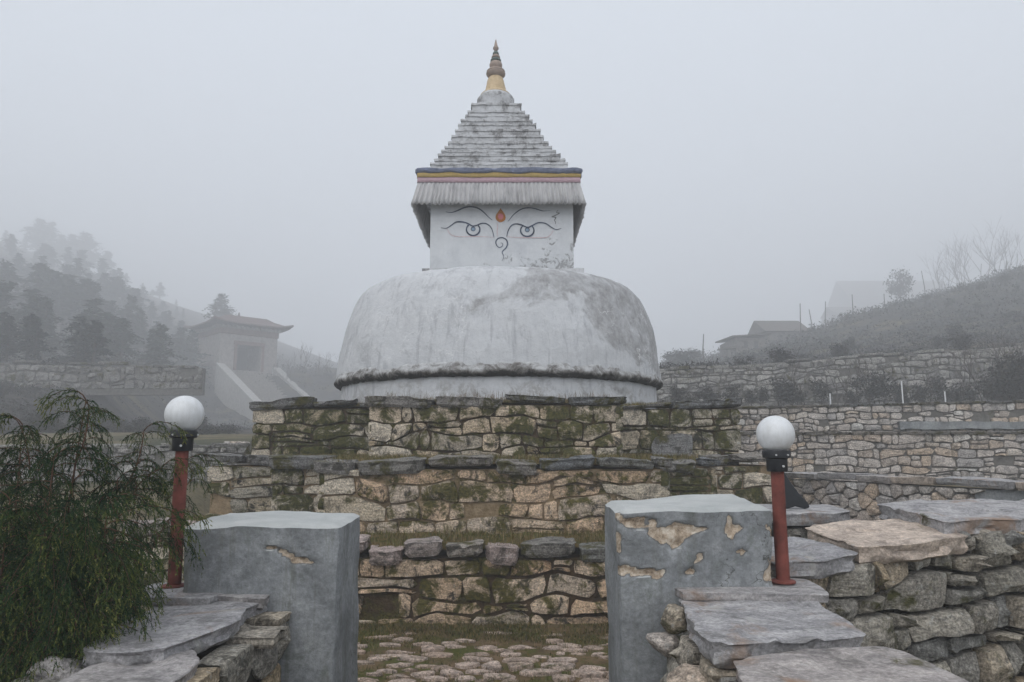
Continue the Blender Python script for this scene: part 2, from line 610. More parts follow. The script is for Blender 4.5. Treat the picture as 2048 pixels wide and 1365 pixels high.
def lay(parent, cells, origin, udir, mat, r, depth=0.08, proud=0.03, round_=(0.12, 0.3), it=2, detail=0, name='stone',
        zfun=None, pvar=0.5, mats=None, npt=None, quoin=0.0):
    """turn cells into stone objects on a wall face. origin: lower left corner seen from outside, udir: along the face"""
    u = Vector((udir[0], udir[1], 0)).normalized()
    nrm = Vector((u.y, -u.x, 0))
    o = Vector(origin)
    pl = parent.location
    for P in cells:
        if abs(poly_area(P)) < 0.0004:
            continue
        if poly_area(P) < 0:
            P = P[::-1]
        Q = chaikin(P, it, r.uniform(*round_))
        if npt:
            Q = resample(Q, max(0.01, np.linalg.norm(np.diff(np.vstack([Q, Q[:1]]), axis=0), axis=1).sum() / npt))
        c = Q.mean(0)
        s = r.uniform(0, 1000)
        V, F = stone_geo(Q - c, depth, proud * r.uniform(1 - pvar, 1 + pvar), s, detail)
        V = [(u.x * a + nrm.x * b, u.y * a + nrm.y * b, cc) for a, b, cc in V]
        m = mat if mats is None else r.choice(mats)
        if quoin and (P[:, 0].min() < 0.035 or P[:, 0].max() > quoin - 0.035) and r.random() < 0.6:
            m = M['quoin']
        me = mesh('stone', V, F, m, True, 34)
        w = o + u * c[0] + Vector((0, 0, c[1]))
        if zfun:
            w.z += zfun(w.x, w.y)
        obj(name, me, parent, w - pl)


def box_mesh(x0, x1, y0, y1, z0, z1, mat, res=0.1, amp=0.01, freq=6.0, seed=0, top=None, fn=None):
    """a box cut into a grid and roughened; fn(V)->V reshapes it"""
    nx, ny, nz = (max(1, int(round((b - a) / res))) for a, b in ((x0, x1), (y0, y1), (z0, z1)))
    idx, V, F = {}, [], []

    def vid(i, j, k):
        key = (i, j, k)
        if key not in idx:
            idx[key] = len(V)
            V.append((x0 + (x1 - x0) * i / nx, y0 + (y1 - y0) * j / ny, z0 + (z1 - z0) * k / nz))
        return idx[key]
    for i in range(nx):
        for j in range(ny):
            F.append((vid(i, j, 0), vid(i, j + 1, 0), vid(i + 1, j + 1, 0), vid(i + 1, j, 0)))
            F.append((vid(i, j, nz), vid(i + 1, j, nz), vid(i + 1, j + 1, nz), vid(i, j + 1, nz)))
    for i in range(nx):
        for k in range(nz):
            F.append((vid(i, 0, k), vid(i + 1, 0, k), vid(i + 1, 0, k + 1), vid(i, 0, k + 1)))
            F.append((vid(i, ny, k), vid(i, ny, k + 1), vid(i + 1, ny, k + 1), vid(i + 1, ny, k)))
    for j in range(ny):
        for k in range(nz):
            F.append((vid(0, j, k), vid(0, j, k + 1), vid(0, j + 1, k + 1), vid(0, j + 1, k)))
            F.append((vid(nx, j, k), vid(nx, j + 1, k), vid(nx, j + 1, k + 1), vid(nx, j, k + 1)))
    A = np.array(V)
    if amp:
        D = np.stack([fbm(A[:, 0] * freq + seed, A[:, 1] * freq, A[:, 2] * freq + q * 31, 3) for q in range(3)], 1)
        A = A + D * amp * 1.6
    if fn is not None:
        A = fn(A)
    return mesh('block', A, F, mat, True, 35), A


def lathe(prof, n, mat, seed=0, amp=0.0, freq=2.0, cx=0, cy=0, squash=None, sharp=None):
    V, F = [], []
    for r_, z in prof:
        a = np.linspace(0, 2 * math.pi, n, endpoint=False)
        x, y = np.cos(a), np.sin(a)
        rr = np.full(n, float(r_))
        zz = np.full(n, float(z))
        if amp:
            d = fbm(x * r_ * freq + seed, y * r_ * freq, z * freq + seed, 4) * amp * 1.6
            rr = rr + d
            zz = zz + fbm(x * r_ * freq * 1.5 - seed, y * r_ * freq * 1.5, z * freq * 1.5, 3) * amp
        V += list(zip(cx + x * rr, cy + y * rr, zz))
    m = len(prof)
    for i in range(m - 1):
        for j in range(n):
            j2 = (j + 1) % n
            F.append((i * n + j, i * n + j2, (i + 1) * n + j2, (i + 1) * n + j))
    F.append(tuple(range(n - 1, -1, -1)))
    F.append(tuple(range((m - 1) * n, m * n)))
    return mesh('lathe', V, F, mat, True, sharp)


def tube_geo(pts, rads, n=5):
    V, F = [], []
    pts = [Vector(p) for p in pts]
    for i, p in enumerate(pts):
        t = (pts[min(i + 1, len(pts) - 1)] - pts[max(i - 1, 0)]).normalized()
        a = t.cross(Vector((0.3, 0.9, 0.2))).normalized()
        b = t.cross(a)
        for j in range(n):
            w = 2 * math.pi * j / n
            V.append(p + (a * math.cos(w) + b * math.sin(w)) * rads[i])
        if i:
            for j in range(n):
                j2 = (j + 1) % n
                F.append(((i - 1) * n + j, (i - 1) * n + j2, i * n + j2, i * n + j))
    F.append(tuple(range(n - 1, -1, -1)))
    F.append(tuple(range((len(pts) - 1) * n, len(pts) * n)))
    return V, F


def tube(name, pts, rads, mat, parent=None, n=8, loc=(0, 0, 0)):
    V, F = tube_geo(pts, rads, n)
    return obj(name, mesh(name, V, F, mat, True, 50), parent, loc)


class Acc:
    def __init__(s):
        s.V, s.F, s.n = [], [], 0

    def add(s, V, F):
        s.V += [tuple(v) for v in V]
        s.F += [tuple(i + s.n for i in f) for f in F]
        s.n += len(V)


# ------------------------------------------------------------------ ground
CX, CY = -0.20, 13.0            # the stupa's axis


def pl(y, pts):
    return np.interp(y, [p[0] for p in pts], [p[1] for p in pts])


def nx_line(y):
    return 3.75 + (10.25 - np.minimum(y, 10.25)) * 0.333


HK = 1.45          # how far the hills stand back


def back(Y_):
    return Y_ if Y_ < 30 else 30 + (Y_ - 30) * HK


def hgt(x, y):
    x, y = np.broadcast_arrays(np.asarray(x, float), np.asarray(y, float))
    y0 = np.where(y > 30, 30 + (y - 30) / HK, y)
    s = np.where(y > 30, y / np.where(y > 30, y0, 1), 1.0)
    z = hill(x / s, y0)
    z = EYE + (z - EYE) * s
    amp = np.interp(y, [0, 12, 30, 100], [0.012, 0.05, 0.25, 1.2])
    amp = np.where((np.abs(x - CX) < 4.3) & (y > 3) & (y < 18), 0.01, amp)
    return z + amp * fbm(x * 0.7 / (1 + 0.03 * np.abs(y)), y * 0.7 / (1 + 0.03 * np.abs(y)), 0.3, 4)


def hill(x, y):
    left = pl(y, [(-50, 0), (3, 0.0), (5, .1), (8, .55), (12, .92), (14.42, 1.05), (14.6, 1.62), (24, 2.1), (36.05, 4.6), (36.5, 5.7), (63, 8.7), (92, 11.9), (168, 18.2), (280, 22)])
    gate = pl(y, [(-50, 0), (3, 0.0), (5, .1), (8, .55), (12, .92), (14.42, 1.05), (14.6, 1.62), (24, 2.1), (46, 2.7), (62, 3.4), (68, 4.2), (73, 6.2), (77, 9.2), (92, 11.4), (168, 14), (280, 16)])
    wlo = np.interp(y, [36, 60, 78], [-22, -29, -36])
    wg = sstep(0, 5, x - wlo)
    left = left * (1 - wg) + gate * wg
    left = left + 0.36 * np.maximum(0, -x - 32) * sstep(39, 96, y)
    mid = pl(y, [(-50, 0), (17, 0), (24, 1.2), (54, 5.2), (92, 10.2), (168, 12.4), (280, 16)])
    right = pl(y, [(-50, .2), (6, .5), (9, .8), (13.02, 1.05), (13.2, 1.84), (15.52, 1.95), (15.7, 2.42), (28.03, 3.2), (28.3, 4.6), (64, 7.9), (92, 9.2), (168, 10.6), (250, 18)])
    wx = sstep(29, 66, y)
    right = right + (0.09 * np.maximum(0, x - 11) * (1 - wx) + 0.285 * np.maximum(0, x - 12.8) * wx) * sstep(28.0, 28.3, y)
    wl_ = sstep(-4.4, -5.6, x)
    wr_ = sstep(0.02, 0.5, x - nx_line(y)) * sstep(9.0, 11.0, y) + sstep(0.02, 0.3, x - nx_line(y)) * (1 - sstep(9.0, 11.0, y))
    z = mid * (1 - wl_) * (1 - wr_) + left * wl_ + right * wr_
    return z


ys = sorted(set([round(v, 3) for v in list(np.arange(-14, 24, .3)) + list(np.arange(24, 62, 0.9)) + list(np.arange(62, 160, 3)) + list(np.arange(160, 331, 10)) +
                 [14.42, 14.6, 36.05, 36.5, 13.02, 13.2, 15.52, 15.7, 28.03, 28.3, round(back(36.05), 3), round(back(36.5), 3)]]))
xs = sorted(set([round(v, 3) for v in list(np.arange(-24, 24, .4)) + [s * v for s in (-1, 1) for v in list(np.arange(24, 60, 1.5)) + list(np.arange(60, 160, 4)) + list(np.arange(160, 331, 12))]]))
GX, GY = np.meshgrid(xs, ys)
GZ = hgt(GX, GY)
nxn, nyn = len(xs), len(ys)
V = np.column_stack([GX.ravel(), GY.ravel(), GZ.ravel()])
ii, jj = np.meshgrid(np.arange(nxn - 1), np.arange(nyn - 1))
a = (jj * nxn + ii).ravel()
F = np.column_stack([a, a + 1, a + 1 + nxn, a + nxn])
k = NM('hillside_earth', 0.95, 0.1)
p = k.pos()
e = k.ramp(k.noise(p, 0.5, 6, 0.65), [(0.3, (0.10, 0.085, 0.05)), (0.5, (0.17, 0.14, 0.085)), (0.7, (0.075, 0.075, 0.04))])
e = k.mix(k.mask(k.noise(p, 0.16, 5, 0.6), 0.5, 0.62), e, (0.055, 0.058, 0.035))
yy = k.sep(p)[1]
e = k.mix(k.math('MULTIPLY', k.mask(yy, 24.0, 29.0), k.mask(k.noise(p, 0.35, 5, 0.65), 0.3, 0.5)), e, k.ramp(k.noise(p, 1.2, 5, 0.7), [(0.3, (0.024, 0.023, 0.024)), (0.7, (0.066, 0.060, 0.058))]))
e = k.mix(0.7, e, k.ramp(k.noise(p, 14, 5, 0.7), [(0.3, (0.5, 0.5, 0.5)), (0.7, (1.4, 1.4, 1.4))]), 'MULTIPLY')
k.bump(k.noise(p, 8, 6, 0.7), 0.8, 0.05)
M['earth'] = k.color(e)
ground = obj('ground', tri_mesh('ground', V, F, M['earth'], True))
tag(ground, 'rough brown hillside earth rising to either side', None, None, 'structure')

# ------------------------------------------------------------------ grass and moss


def blades(pts, h, mat, seed, per=6, width=0.006, lean=0.6, spread=0.02):
    r = np.random.default_rng(seed)
    P = np.repeat(np.asarray(pts, float), per, 0)
    n = len(P)
    P = P + np.column_stack([r.normal(0, spread, n), r.normal(0, spread, n), np.zeros(n)])
    az = r.uniform(0, 2 * math.pi, n)
    H = h * r.uniform(0.35, 1.2, n)
    ln = H * lean * r.uniform(0.1, 1.2, n)
    w = width * r.uniform(0.6, 1.3, n)
    side = np.column_stack([-np.sin(az), np.cos(az), np.zeros(n)]) * w[:, None] / 2
    d = np.column_stack([np.cos(az), np.sin(az), np.zeros(n)])
    up = np.array([0, 0, 1.0])
    mid = P + d * (ln * 0.35)[:, None] + up * (H * 0.6)[:, None]
    tip = P + d * ln[:, None] + up * H[:, None]
    V = np.stack([P - side, P + side, mid + side * .7, mid - side * .7, tip], 1).reshape(-1, 3)
    b = np.arange(n) * 5
    F = np.concatenate([np.column_stack([b, b + 1, b + 2]), np.column_stack([b, b + 2, b + 3]), np.column_stack([b + 3, b + 2, b + 4])])
    tint = np.repeat(r.uniform(0, 1, n), 5)
    return tri_mesh('grass', V, F, mat, False, tint)


def tint_mat(name, stops, rough=0.8, trans=0.0):
    k = NM(name, rough, 0.2)
    at_ = k.new('ShaderNodeAttribute', attribute_name='tint')
    c = k.ramp(at_.outputs['Fac'], stops)
    c = k.mix(0.6, c, k.ramp(k.noise(k.pos(), 2.5, 4, 0.6), [(0.3, (0.6, 0.6, 0.6)), (0.7, (1.35, 1.35, 1.3))]), 'MULTIPLY')
    return k.color(c)


M['grass'] = tint_mat('dry_grass', [(0.0, (0.05, 0.055, 0.014)), (0.35, (0.10, 0.105, 0.025)), (0.65, (0.17, 0.12, 0.05)), (1.0, (0.26, 0.19, 0.10))])
M['green_grass'] = tint_mat('mossy_grass', [(0.0, (0.03, 0.033, 0.009)), (0.4, (0.085, 0.085, 0.02)), (0.7, (0.14, 0.105, 0.035)), (1.0, (0.24, 0.165, 0.085))])
M['weed'] = tint_mat('weed_stalks', [(0.0, (0.09, 0.08, 0.04)), (0.6, (0.16, 0.11, 0.07)), (1.0, (0.24, 0.16, 0.11))])

# ------------------------------------------------------------------ stone terraces under the stupa
ZT = (0.757, 1.50, 2.22)


def plan(lv, dx=0.0):
    """outline of a terrace: stepped front and back, straight flanks"""
    q = []
    for i, (a_, f_) in enumerate(lv):
        q.append((a_ - dx, f_ - dx))
        if i + 1 < len(lv):
            q.append((a_ - dx, lv[i + 1][1] - dx))
    fr = [(x_, -y_) for x_, y_ in q]
    bk = [(x_, y_) for x_, y_ in reversed(q)]
    right = fr + bk
    return right + [(-x_, y_) for x_, y_ in reversed(right)]


def terrace(label, lv, z0, z1, mat, capm, ch, asp, seed, capl, moss_h, back=0.0, gap=0.012, drop=0.03, capt=0.075, style='course', fill=None):
    r = random.Random(seed)
    root = thing('stone_terrace', (CX, CY, z0), label, 'terrace')
    pl0 = root.location
    P = plan(lv, 0.045)
    n = len(P)
    zt = z1 - capt - z0
    V = [(x_, y_, -0.15) for x_, y_ in P] + [(x_, y_, zt) for x_, y_ in P]
    F = [(i, (i + 1) % n, n + (i + 1) % n, n + i) for i in range(n)] + [tuple(range(n, 2 * n)), tuple(range(n - 1, -1, -1))]
    obj('core', mesh('core', V, F, fill or M['mud'], False), root)
    faces = []
    for i, (a_, f_) in enumerate(lv):
        inn = lv[i - 1][0] if i else None
        if inn is None:
            faces.append(((-a_, -f_), (1, 0), 2 * a_, 0))
        else:
            faces += [((-a_, -f_), (1, 0), a_ - inn, -1), ((inn, -f_), (1, 0), a_ - inn, 1)]
            pf = lv[i - 1][1]
            faces += [((inn, -pf), (0, 1), pf - f_, 9), ((-inn, -f_), (0, -1), pf - f_, 9)]
    for (ox, oy), ud, L, side in faces:
        nr = (ud[1], -ud[0])
        if style == 'rubble':
            cells = [c for c in rubble(L - 0.004, zt - 0.004, ch * 1.3, asp, r, gap, 0.55) if r.random() > drop]
        else:
            cells = courses(L - 0.004, zt - 0.004, ch, asp, r, amp=0.36, drop=drop, split=0.16, gap=gap)
        if not cells:
            continue
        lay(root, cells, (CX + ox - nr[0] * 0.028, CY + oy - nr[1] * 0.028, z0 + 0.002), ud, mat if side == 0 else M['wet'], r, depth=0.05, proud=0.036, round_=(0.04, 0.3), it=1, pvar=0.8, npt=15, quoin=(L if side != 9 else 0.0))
        if side == 9:
            continue
        # capstones along the edge
        x_ = -0.07 if side <= 0 else 0.0
        end = L + (0.07 if side >= 0 else 0.0)
        while x_ < end - 0.08:
            w = r.uniform(*capl)
            x1_ = min(end, x_ + w)
            if end - x1_ < 0.15:
                x1_ = end
            d = r.uniform(0.26, 0.4)
            o_ = r.uniform(0.035, 0.085)
            g = 0.008
            pts = [(x_ + g, -o_ + r.uniform(-.015, .015)), ((x_ + x1_) / 2, -o_ + r.uniform(-.03, .01)), (x1_ - g, -o_ + r.uniform(-.015, .015)), (x1_ - g - r.uniform(0, .03), d), (x_ + g + r.uniform(0, .03), d + r.uniform(-.05, .05))]
            pts = chaikin(pts, 1, r.uniform(0.1, 0.24))
            pts = [(CX + ox + px_, CY + oy + py_) for px_, py_ in pts]
            th = capt + r.uniform(-0.03, 0.045)
            slab('capstone', pts, z1 + r.uniform(-0.025, 0.04), th, r.choice(capm), r.uniform(0, 99), root, pl0, tilt=(r.uniform(-.09, .09), r.uniform(-.04, .08)),
                 step=0.05, jit=0.018, layers=4, rough=0.016, edge=0.03)
            x_ = x1_
    # moss on the ledge
    A = lv[-1][0]
    st = 0.05
    gx, gy = np.arange(-A, A + st, st), np.arange(-lv[0][1], -lv[-1][1] + 1.2, st)
    X, Y = np.meshgrid(gx, gy)
    edge = np.full(X.shape, -9.0)                       # distance behind the front edge
    for a_, f_ in lv:
        edge = np.where(np.abs(X) <= a_ - 0.02, np.maximum(edge, Y + f_), edge)
    Z = zt + capt - 0.055 + moss_h * sstep(0.1, 0.9, edge) + 0.03 * fbm(X * 5 + seed, Y * 5, 1, 4) + 0.02 * np.maximum(0, fbm(X * 16, Y * 16, seed, 3)) - back * 0
    ok = edge > 0.12
    idx = -np.ones(X.shape, int)
    Vm = np.column_stack([X.ravel(), Y.ravel(), Z.ravel()])
    ii_, jj_ = np.meshgrid(np.arange(len(gx) - 1), np.arange(len(gy) - 1))
    a0 = (jj_ * len(gx) + ii_).ravel()
    q = np.column_stack([a0, a0 + 1, a0 + 1 + len(gx), a0 + len(gx)])
    q = q[ok.ravel()[q].all(1)]
    tag(obj('moss', tri_mesh('moss', Vm, q, M['moss'], True), root), kind='stuff')
    # tufts on the ledge and along the foot
    pr = np.random.default_rng(seed)
    pts = []
    while len(pts) < 2600:
        x_, y_ = pr.uniform(-A, A), pr.uniform(-lv[0][1], -lv[-1][1] + 0.6)
        e_ = max((y_ + f_ for a_, f_ in lv if abs(x_) <= a_ - .03), default=-1)
        if e_ > 0.16 and vnoise(x_ * 2.3 + seed, y_ * 2.3) > pr.uniform(-.9, .5):
            pts.append((x_, y_, zt + capt - 0.05 + moss_h * float(sstep(.1, .9, e_))))
    tag(obj('grass', blades(pts, 0.06, M['grass'], seed, 8, 0.005, 0.9, 0.035), root), kind='stuff')
    return root


LV1 = [(2.3, 6.1), (3.1, 5.3), (4.2, 4.3)]
LV2 = [(1.82, 5.12), (2.52, 4.4), (3.58, 3.58)]
LV3 = [(1.52, 4.0), (3.19, 3.19)]
terrace('lowest mossy rubble terrace with rosy capstones seen through the gap between the gate pillars', LV1, 0.0, ZT[0], M['terrace'], [M['cap_pink'], M['cap_pink'], M['cap_pink'], M['cap']],
        0.135, 2.2, 11, (0.26, 0.6), 0.05, gap=0.013, drop=0.05, capt=0.12)
terrace('middle stepped rubble terrace under dark uneven slate capstones', LV2, ZT[0] - 0.04, ZT[1], M['terrace'], [M['cap']], 0.15, 2.3, 23, (0.3, 0.75), 0.05, gap=0.008, drop=0.05, capt=0.10, fill=M['mud_pale'])
terrace('uppermost mossy stone terrace directly below the white dome', LV3, ZT[1] - 0.04, ZT[2], M['terrace_grey'], [M['cap']], 0.155, 2.1, 37, (0.45, 0.95), 0.03, gap=0.009, drop=0.02, capt=0.085)

# ------------------------------------------------------------------ the stupa
k = NM('whitewashed_plaster', 0.9, 0.15)
p = k.pos()
sx = k.sep(p)
fine = k.noise(p, 7, 7, 0.7)
base = k.ramp(fine, [(0.25, (0.47, 0.48, 0.495)), (0.75, (0.60, 0.605, 0.615))])
streak = k.noise(k.vmul(p, (5.5, 5.5, 0.55)), 1.6, 6, 0.7, 0.3)
base = k.mix(k.math('MULTIPLY', k.mask(streak, 0.53, 0.66), 0.5), base, (0.27, 0.275, 0.295))
mot = k.noise(p, 3.2, 8, 0.78, 0.8)
base = k.mix(k.math('MULTIPLY', k.mask(mot, 0.54, 0.64), 0.45), base, (0.29, 0.295, 0.31))
reg = k.math('ADD', k.noise(p, 0.75, 6, 0.62, 0.6), k.math('ADD', k.math('MULTIPLY', k.math('SUBTRACT', sx[0], 0.6), 0.07), k.math('MULTIPLY', k.math('SUBTRACT', sx[2], 3.8), 0.11)))
grey = k.mask(reg, 0.515, 0.56)
grey = k.math('MULTIPLY', grey, k.mask(k.noise(p, 5, 6, 0.75), 0.25, 0.6))
base = k.mix(k.math('MULTIPLY', grey, 0.9), base, k.ramp(k.noise(p, 9, 6, 0.75), [(0.3, (0.20, 0.195, 0.195)), (0.7, (0.36, 0.355, 0.355))]))
cr = k.new('ShaderNodeTexVoronoi', feature='DISTANCE_TO_EDGE')
cr.inputs['Scale'].default_value = 1.5
wv = k.new('ShaderNodeVectorMath', operation='ADD')
k.l.new(p, wv.inputs[0])
k.l.new(k.vmul(k.noise(p, 3.0, 4, 0.6, out='Color'), (0.8, 0.8, 0.8)), wv.inputs[1])
k.l.new(wv.outputs[0], cr.inputs['Vector'])
crk = k.math('SUBTRACT', 1.0, k.mask(cr.outputs['Distance'], 0.006, 0.014))
crm = k.math('MULTIPLY', crk, k.mask(k.noise(p, 0.9, 3, 0.5), 0.52, 0.62))
base = k.mix(k.math('MULTIPLY', crm, 0.8), base, (0.66, 0.66, 0.66))
spots = k.mask(k.noise(p, 13, 5, 0.75, 0.5), 0.69, 0.75)
base = k.mix(k.math('MULTIPLY', spots, 0.7), base, (0.16, 0.155, 0.15))
low = k.math('MULTIPLY', k.mask(k.noise(p, 4.5, 6, 0.75, 0.7), 0.5, 0.62), k.math('SUBTRACT', 1.0, k.mask(sx[2], 2.3, 2.75)))
base = k.mix(k.math('MULTIPLY', low, 0.75), base, (0.22, 0.2, 0.18))
k.bump(k.math('ADD', fine, k.math('MULTIPLY', k.noise(p, 30, 5, 0.7), 0.4)), 0.7, 0.025)
M['dome'] = k.color(base)

k = NM('mottled_moulding', 0.92, 0.1)
p = k.pos()
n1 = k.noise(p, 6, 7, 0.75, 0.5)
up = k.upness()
c = k.ramp(k.math('ADD', n1, k.math('MULTIPLY', up, 0.22)), [(0.36, (0.03, 0.028, 0.025)), (0.5, (0.18, 0.17, 0.16)), (0.66, (0.45, 0.45, 0.45)), (0.85, (0.6, 0.6, 0.6))])  # mottled lichen crust; darker facing down, paler facing up
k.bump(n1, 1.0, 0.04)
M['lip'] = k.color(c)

k = NM('whitewash_flaking', 0.88, 0.15)
p = k.pos()
sx = k.sep(p)
n1 = k.noise(p, 5, 6, 0.65)
c = k.ramp(n1, [(0.25, (0.50, 0.515, 0.53)), (0.75, (0.59, 0.60, 0.61))])
fl = k.noise(p, 6.5, 7, 0.78, 0.6)
c = k.mix(k.math('MULTIPLY', k.mask(k.noise(p, 2.4, 7, 0.75, 0.6), 0.52, 0.64), 0.35), c, (0.40, 0.41, 0.43))
bias = k.math('ADD', k.math('MULTIPLY', k.math('SUBTRACT', 5.0, sx[2]), 0.24), k.math('MULTIPLY', k.math('SUBTRACT', sx[0], 0.1), 0.09))
flm = k.mask(k.math('ADD', fl, bias), 0.665, 0.70)
c = k.mix(k.math('MULTIPLY', flm, 0.9), c, (0.27, 0.27, 0.27))
c = k.mix(k.math('MULTIPLY', k.mask(k.noise(k.vmul(p, (9, 9, 0.7)), 1.2, 5, 0.7), 0.56, 0.75), 0.25), c, (0.4, 0.4, 0.42))
k.bump(k.math('SUBTRACT', n1, flm), 0.5, 0.012)
M['harmika'] = k.color(c)

k = NM('weathered_roof_plaster', 0.93, 0.1)
p = k.pos()
n1 = k.noise(p, 8, 7, 0.78, 0.4)
n2 = k.noise(p, 1.5, 4, 0.6)
c = k.ramp(k.math('ADD', n1, k.math('MULTIPLY', k.math('SUBTRACT', n2, 0.5), 0.5)), [(0.36, (0.54, 0.545, 0.555)), (0.5, (0.44, 0.44, 0.445)), (0.58, (0.25, 0.245, 0.245)), (0.72, (0.12, 0.118, 0.115))])
k.bump(n1, 0.7, 0.015)
M['roof'] = k.color(c)

stupa = thing('stupa', (CX, CY, ZT[2]), 'white domed stupa with painted eyes, pleated valance, stepped spire and gilded finial', 'stupa')
SL = stupa.location


def sp(name, me, off=(0, 0, 0), parent=None):
    if parent is None:
        return obj(name, me, stupa, Vector(off) - SL)
    return obj(name, me, parent, Vector(off))


prof = [(2.75, 2.70), (2.75, 2.80), (2.735, 3.0), (2.71, 3.2), (2.675, 3.4), (2.63, 3.6), (2.575, 3.78), (2.51, 3.95), (2.44, 4.1), (2.365, 4.195), (2.26, 4.265),
        (2.12, 4.30), (1.93, 4.32), (1.68, 4.335), (1.42, 4.375), (1.22, 4.46), (0.7, 4.50), (0.2, 4.50)]
zz = np.linspace(0, len(prof) - 1, 60)
pr_ = [(float(np.interp(t, range(len(prof)), [q[0] for q in prof])), float(np.interp(t, range(len(prof)), [q[1] for q in prof]))) for t in zz]
sp('dome', lathe(pr_, 220, M['dome'], 3.3, 0.026, 2.1), (CX - 0.02, CY, 0))
sp('drum', lathe([(2.70, 2.1), (2.69, 2.2), (2.68, 2.35), (2.67, 2.5), (2.67, 2.66), (2.5, 2.70)], 160, M['dome'], 8.1, 0.018, 3.0), (CX - 0.02, CY, 0))
lp = [(2.62, 2.60), (2.69, 2.605), (2.74, 2.615), (2.77, 2.64), (2.785, 2.66), (2.79, 2.685), (2.785, 2.71), (2.77, 2.735), (2.755, 2.765), (2.74, 2.80), (2.70, 2.82)]
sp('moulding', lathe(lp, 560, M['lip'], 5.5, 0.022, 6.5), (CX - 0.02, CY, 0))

HX, HY, HH = -0.165, CY, 1.165
me, _ = box_mesh(-1.3, 1.3, -1.28, 1.28, 4.38, 4.478, M['roof'], 0.11, 0.012, 5, 2)
sp('plinth', me, (HX + 0.02, HY, 0))
me, _ = box_mesh(-HH, HH, -HH, HH, 4.45, 5.98, M['harmika'], 0.12, 0.003, 3, 4)
harm = sp('harmika', me, (HX, HY, 0))
FY = HY - HH - 0.008
M['ink'] = plain('indigo_paint', (0.055, 0.07, 0.105), 0.85, 0.1, 0.6, 9)
M['ink_pale'] = plain('pale_blue_paint', (0.22, 0.30, 0.38), 0.8, 0.2, 0.2, 25)
M['pinkline'] = plain('faded_pink_paint', (0.62, 0.42, 0.43), 0.8, 0.2, 0.2, 25)
M['ochre'] = plain('ochre_paint', (0.38, 0.145, 0.03), 0.8, 0.2, 0.2, 25)
M['pink'] = plain('pink_paint', (0.52, 0.16, 0.18), 0.8, 0.2, 0.2, 25)
M['peel'] = plain('bare_grey_plaster', (0.2, 0.2, 0.2), 0.9, 0.1, 0.4, 25)


def zp(x, y, dy=0.0):
    q = at(820 + x / 5.535, 320 + y / 5.535, FY - dy)
    return q


def smooth_line(P, n=40):
    P = np.asarray(P, float)
    d = np.concatenate([[0], np.cumsum(np.linalg.norm(np.diff(P, axis=0), axis=1))])
    t = np.linspace(0, d[-1], n)
    out = np.zeros((n, 2))
    # catmull-rom through the points
    for i, tv in enumerate(t):
        s = min(max(np.searchsorted(d, tv) - 1, 0), len(P) - 2)
        u = (tv - d[s]) / (d[s + 1] - d[s] + 1e-9)
        p0, p1, p2, p3 = P[max(s - 1, 0)], P[s], P[s + 1], P[min(s + 2, len(P) - 1)]
        out[i] = 0.5 * (2 * p1 + (p2 - p0) * u + (2 * p0 - 5 * p1 + 4 * p2 - p3) * u * u + (3 * p1 - p0 - 3 * p2 + p3) * u ** 3)
    return out


def ribbon(name, P, w, mat, dy=0.0, taper=(0.15, 0.15), n=40, parent=None):
    """a brush stroke on the harmika's face, 2 mm thick"""
    P = smooth_line(P, n)
    T = np.gradient(P, axis=0)
    T /= np.linalg.norm(T, axis=1)[:, None] + 1e-9
    N = np.stack([-T[:, 1], T[:, 0]], 1)
    t = np.linspace(0, 1, n)
    ww = w * (np.minimum(1, taper[0] + (1 - taper[0]) * t / 0.3) * np.minimum(1, taper[1] + (1 - taper[1]) * (1 - t) / 0.3))
    ww = ww * (1 + 0.15 * vnoise(t * 12 + P[0, 0], 0.5))
    A, B = P + N * ww[:, None] / 2, P - N * ww[:, None] / 2
    V, F = [], []
    for a_, b_ in zip(A, B):
        V += [zp(*a_, dy), zp(*b_, dy), zp(*a_, dy - 0.007), zp(*b_, dy - 0.007)]
    for i in range(n - 1):
        q = i * 4
        F += [(q, q + 1, q + 5, q + 4), (q, q + 4, q + 6, q + 2), (q + 1, q + 3, q + 7, q + 5)]
    V = [Vector(v) - Vector((HX, HY, 0)) for v in V]
    return obj(name, mesh(name, V, F, mat, False), harm if parent is None else parent)


def disc(name, P, mat, dy=0.002):
    V = [zp(*q, dy) for q in P] + [zp(*q, dy - 0.008) for q in P]
    n = len(P)
    F = [tuple(range(n))] + [(i, n + i, n + (i + 1) % n, (i + 1) % n) for i in range(n)]
    V = [Vector(v) - Vector((HX, HY, 0)) for v in V]
    return obj(name, mesh(name, V, F, mat, False), harm)


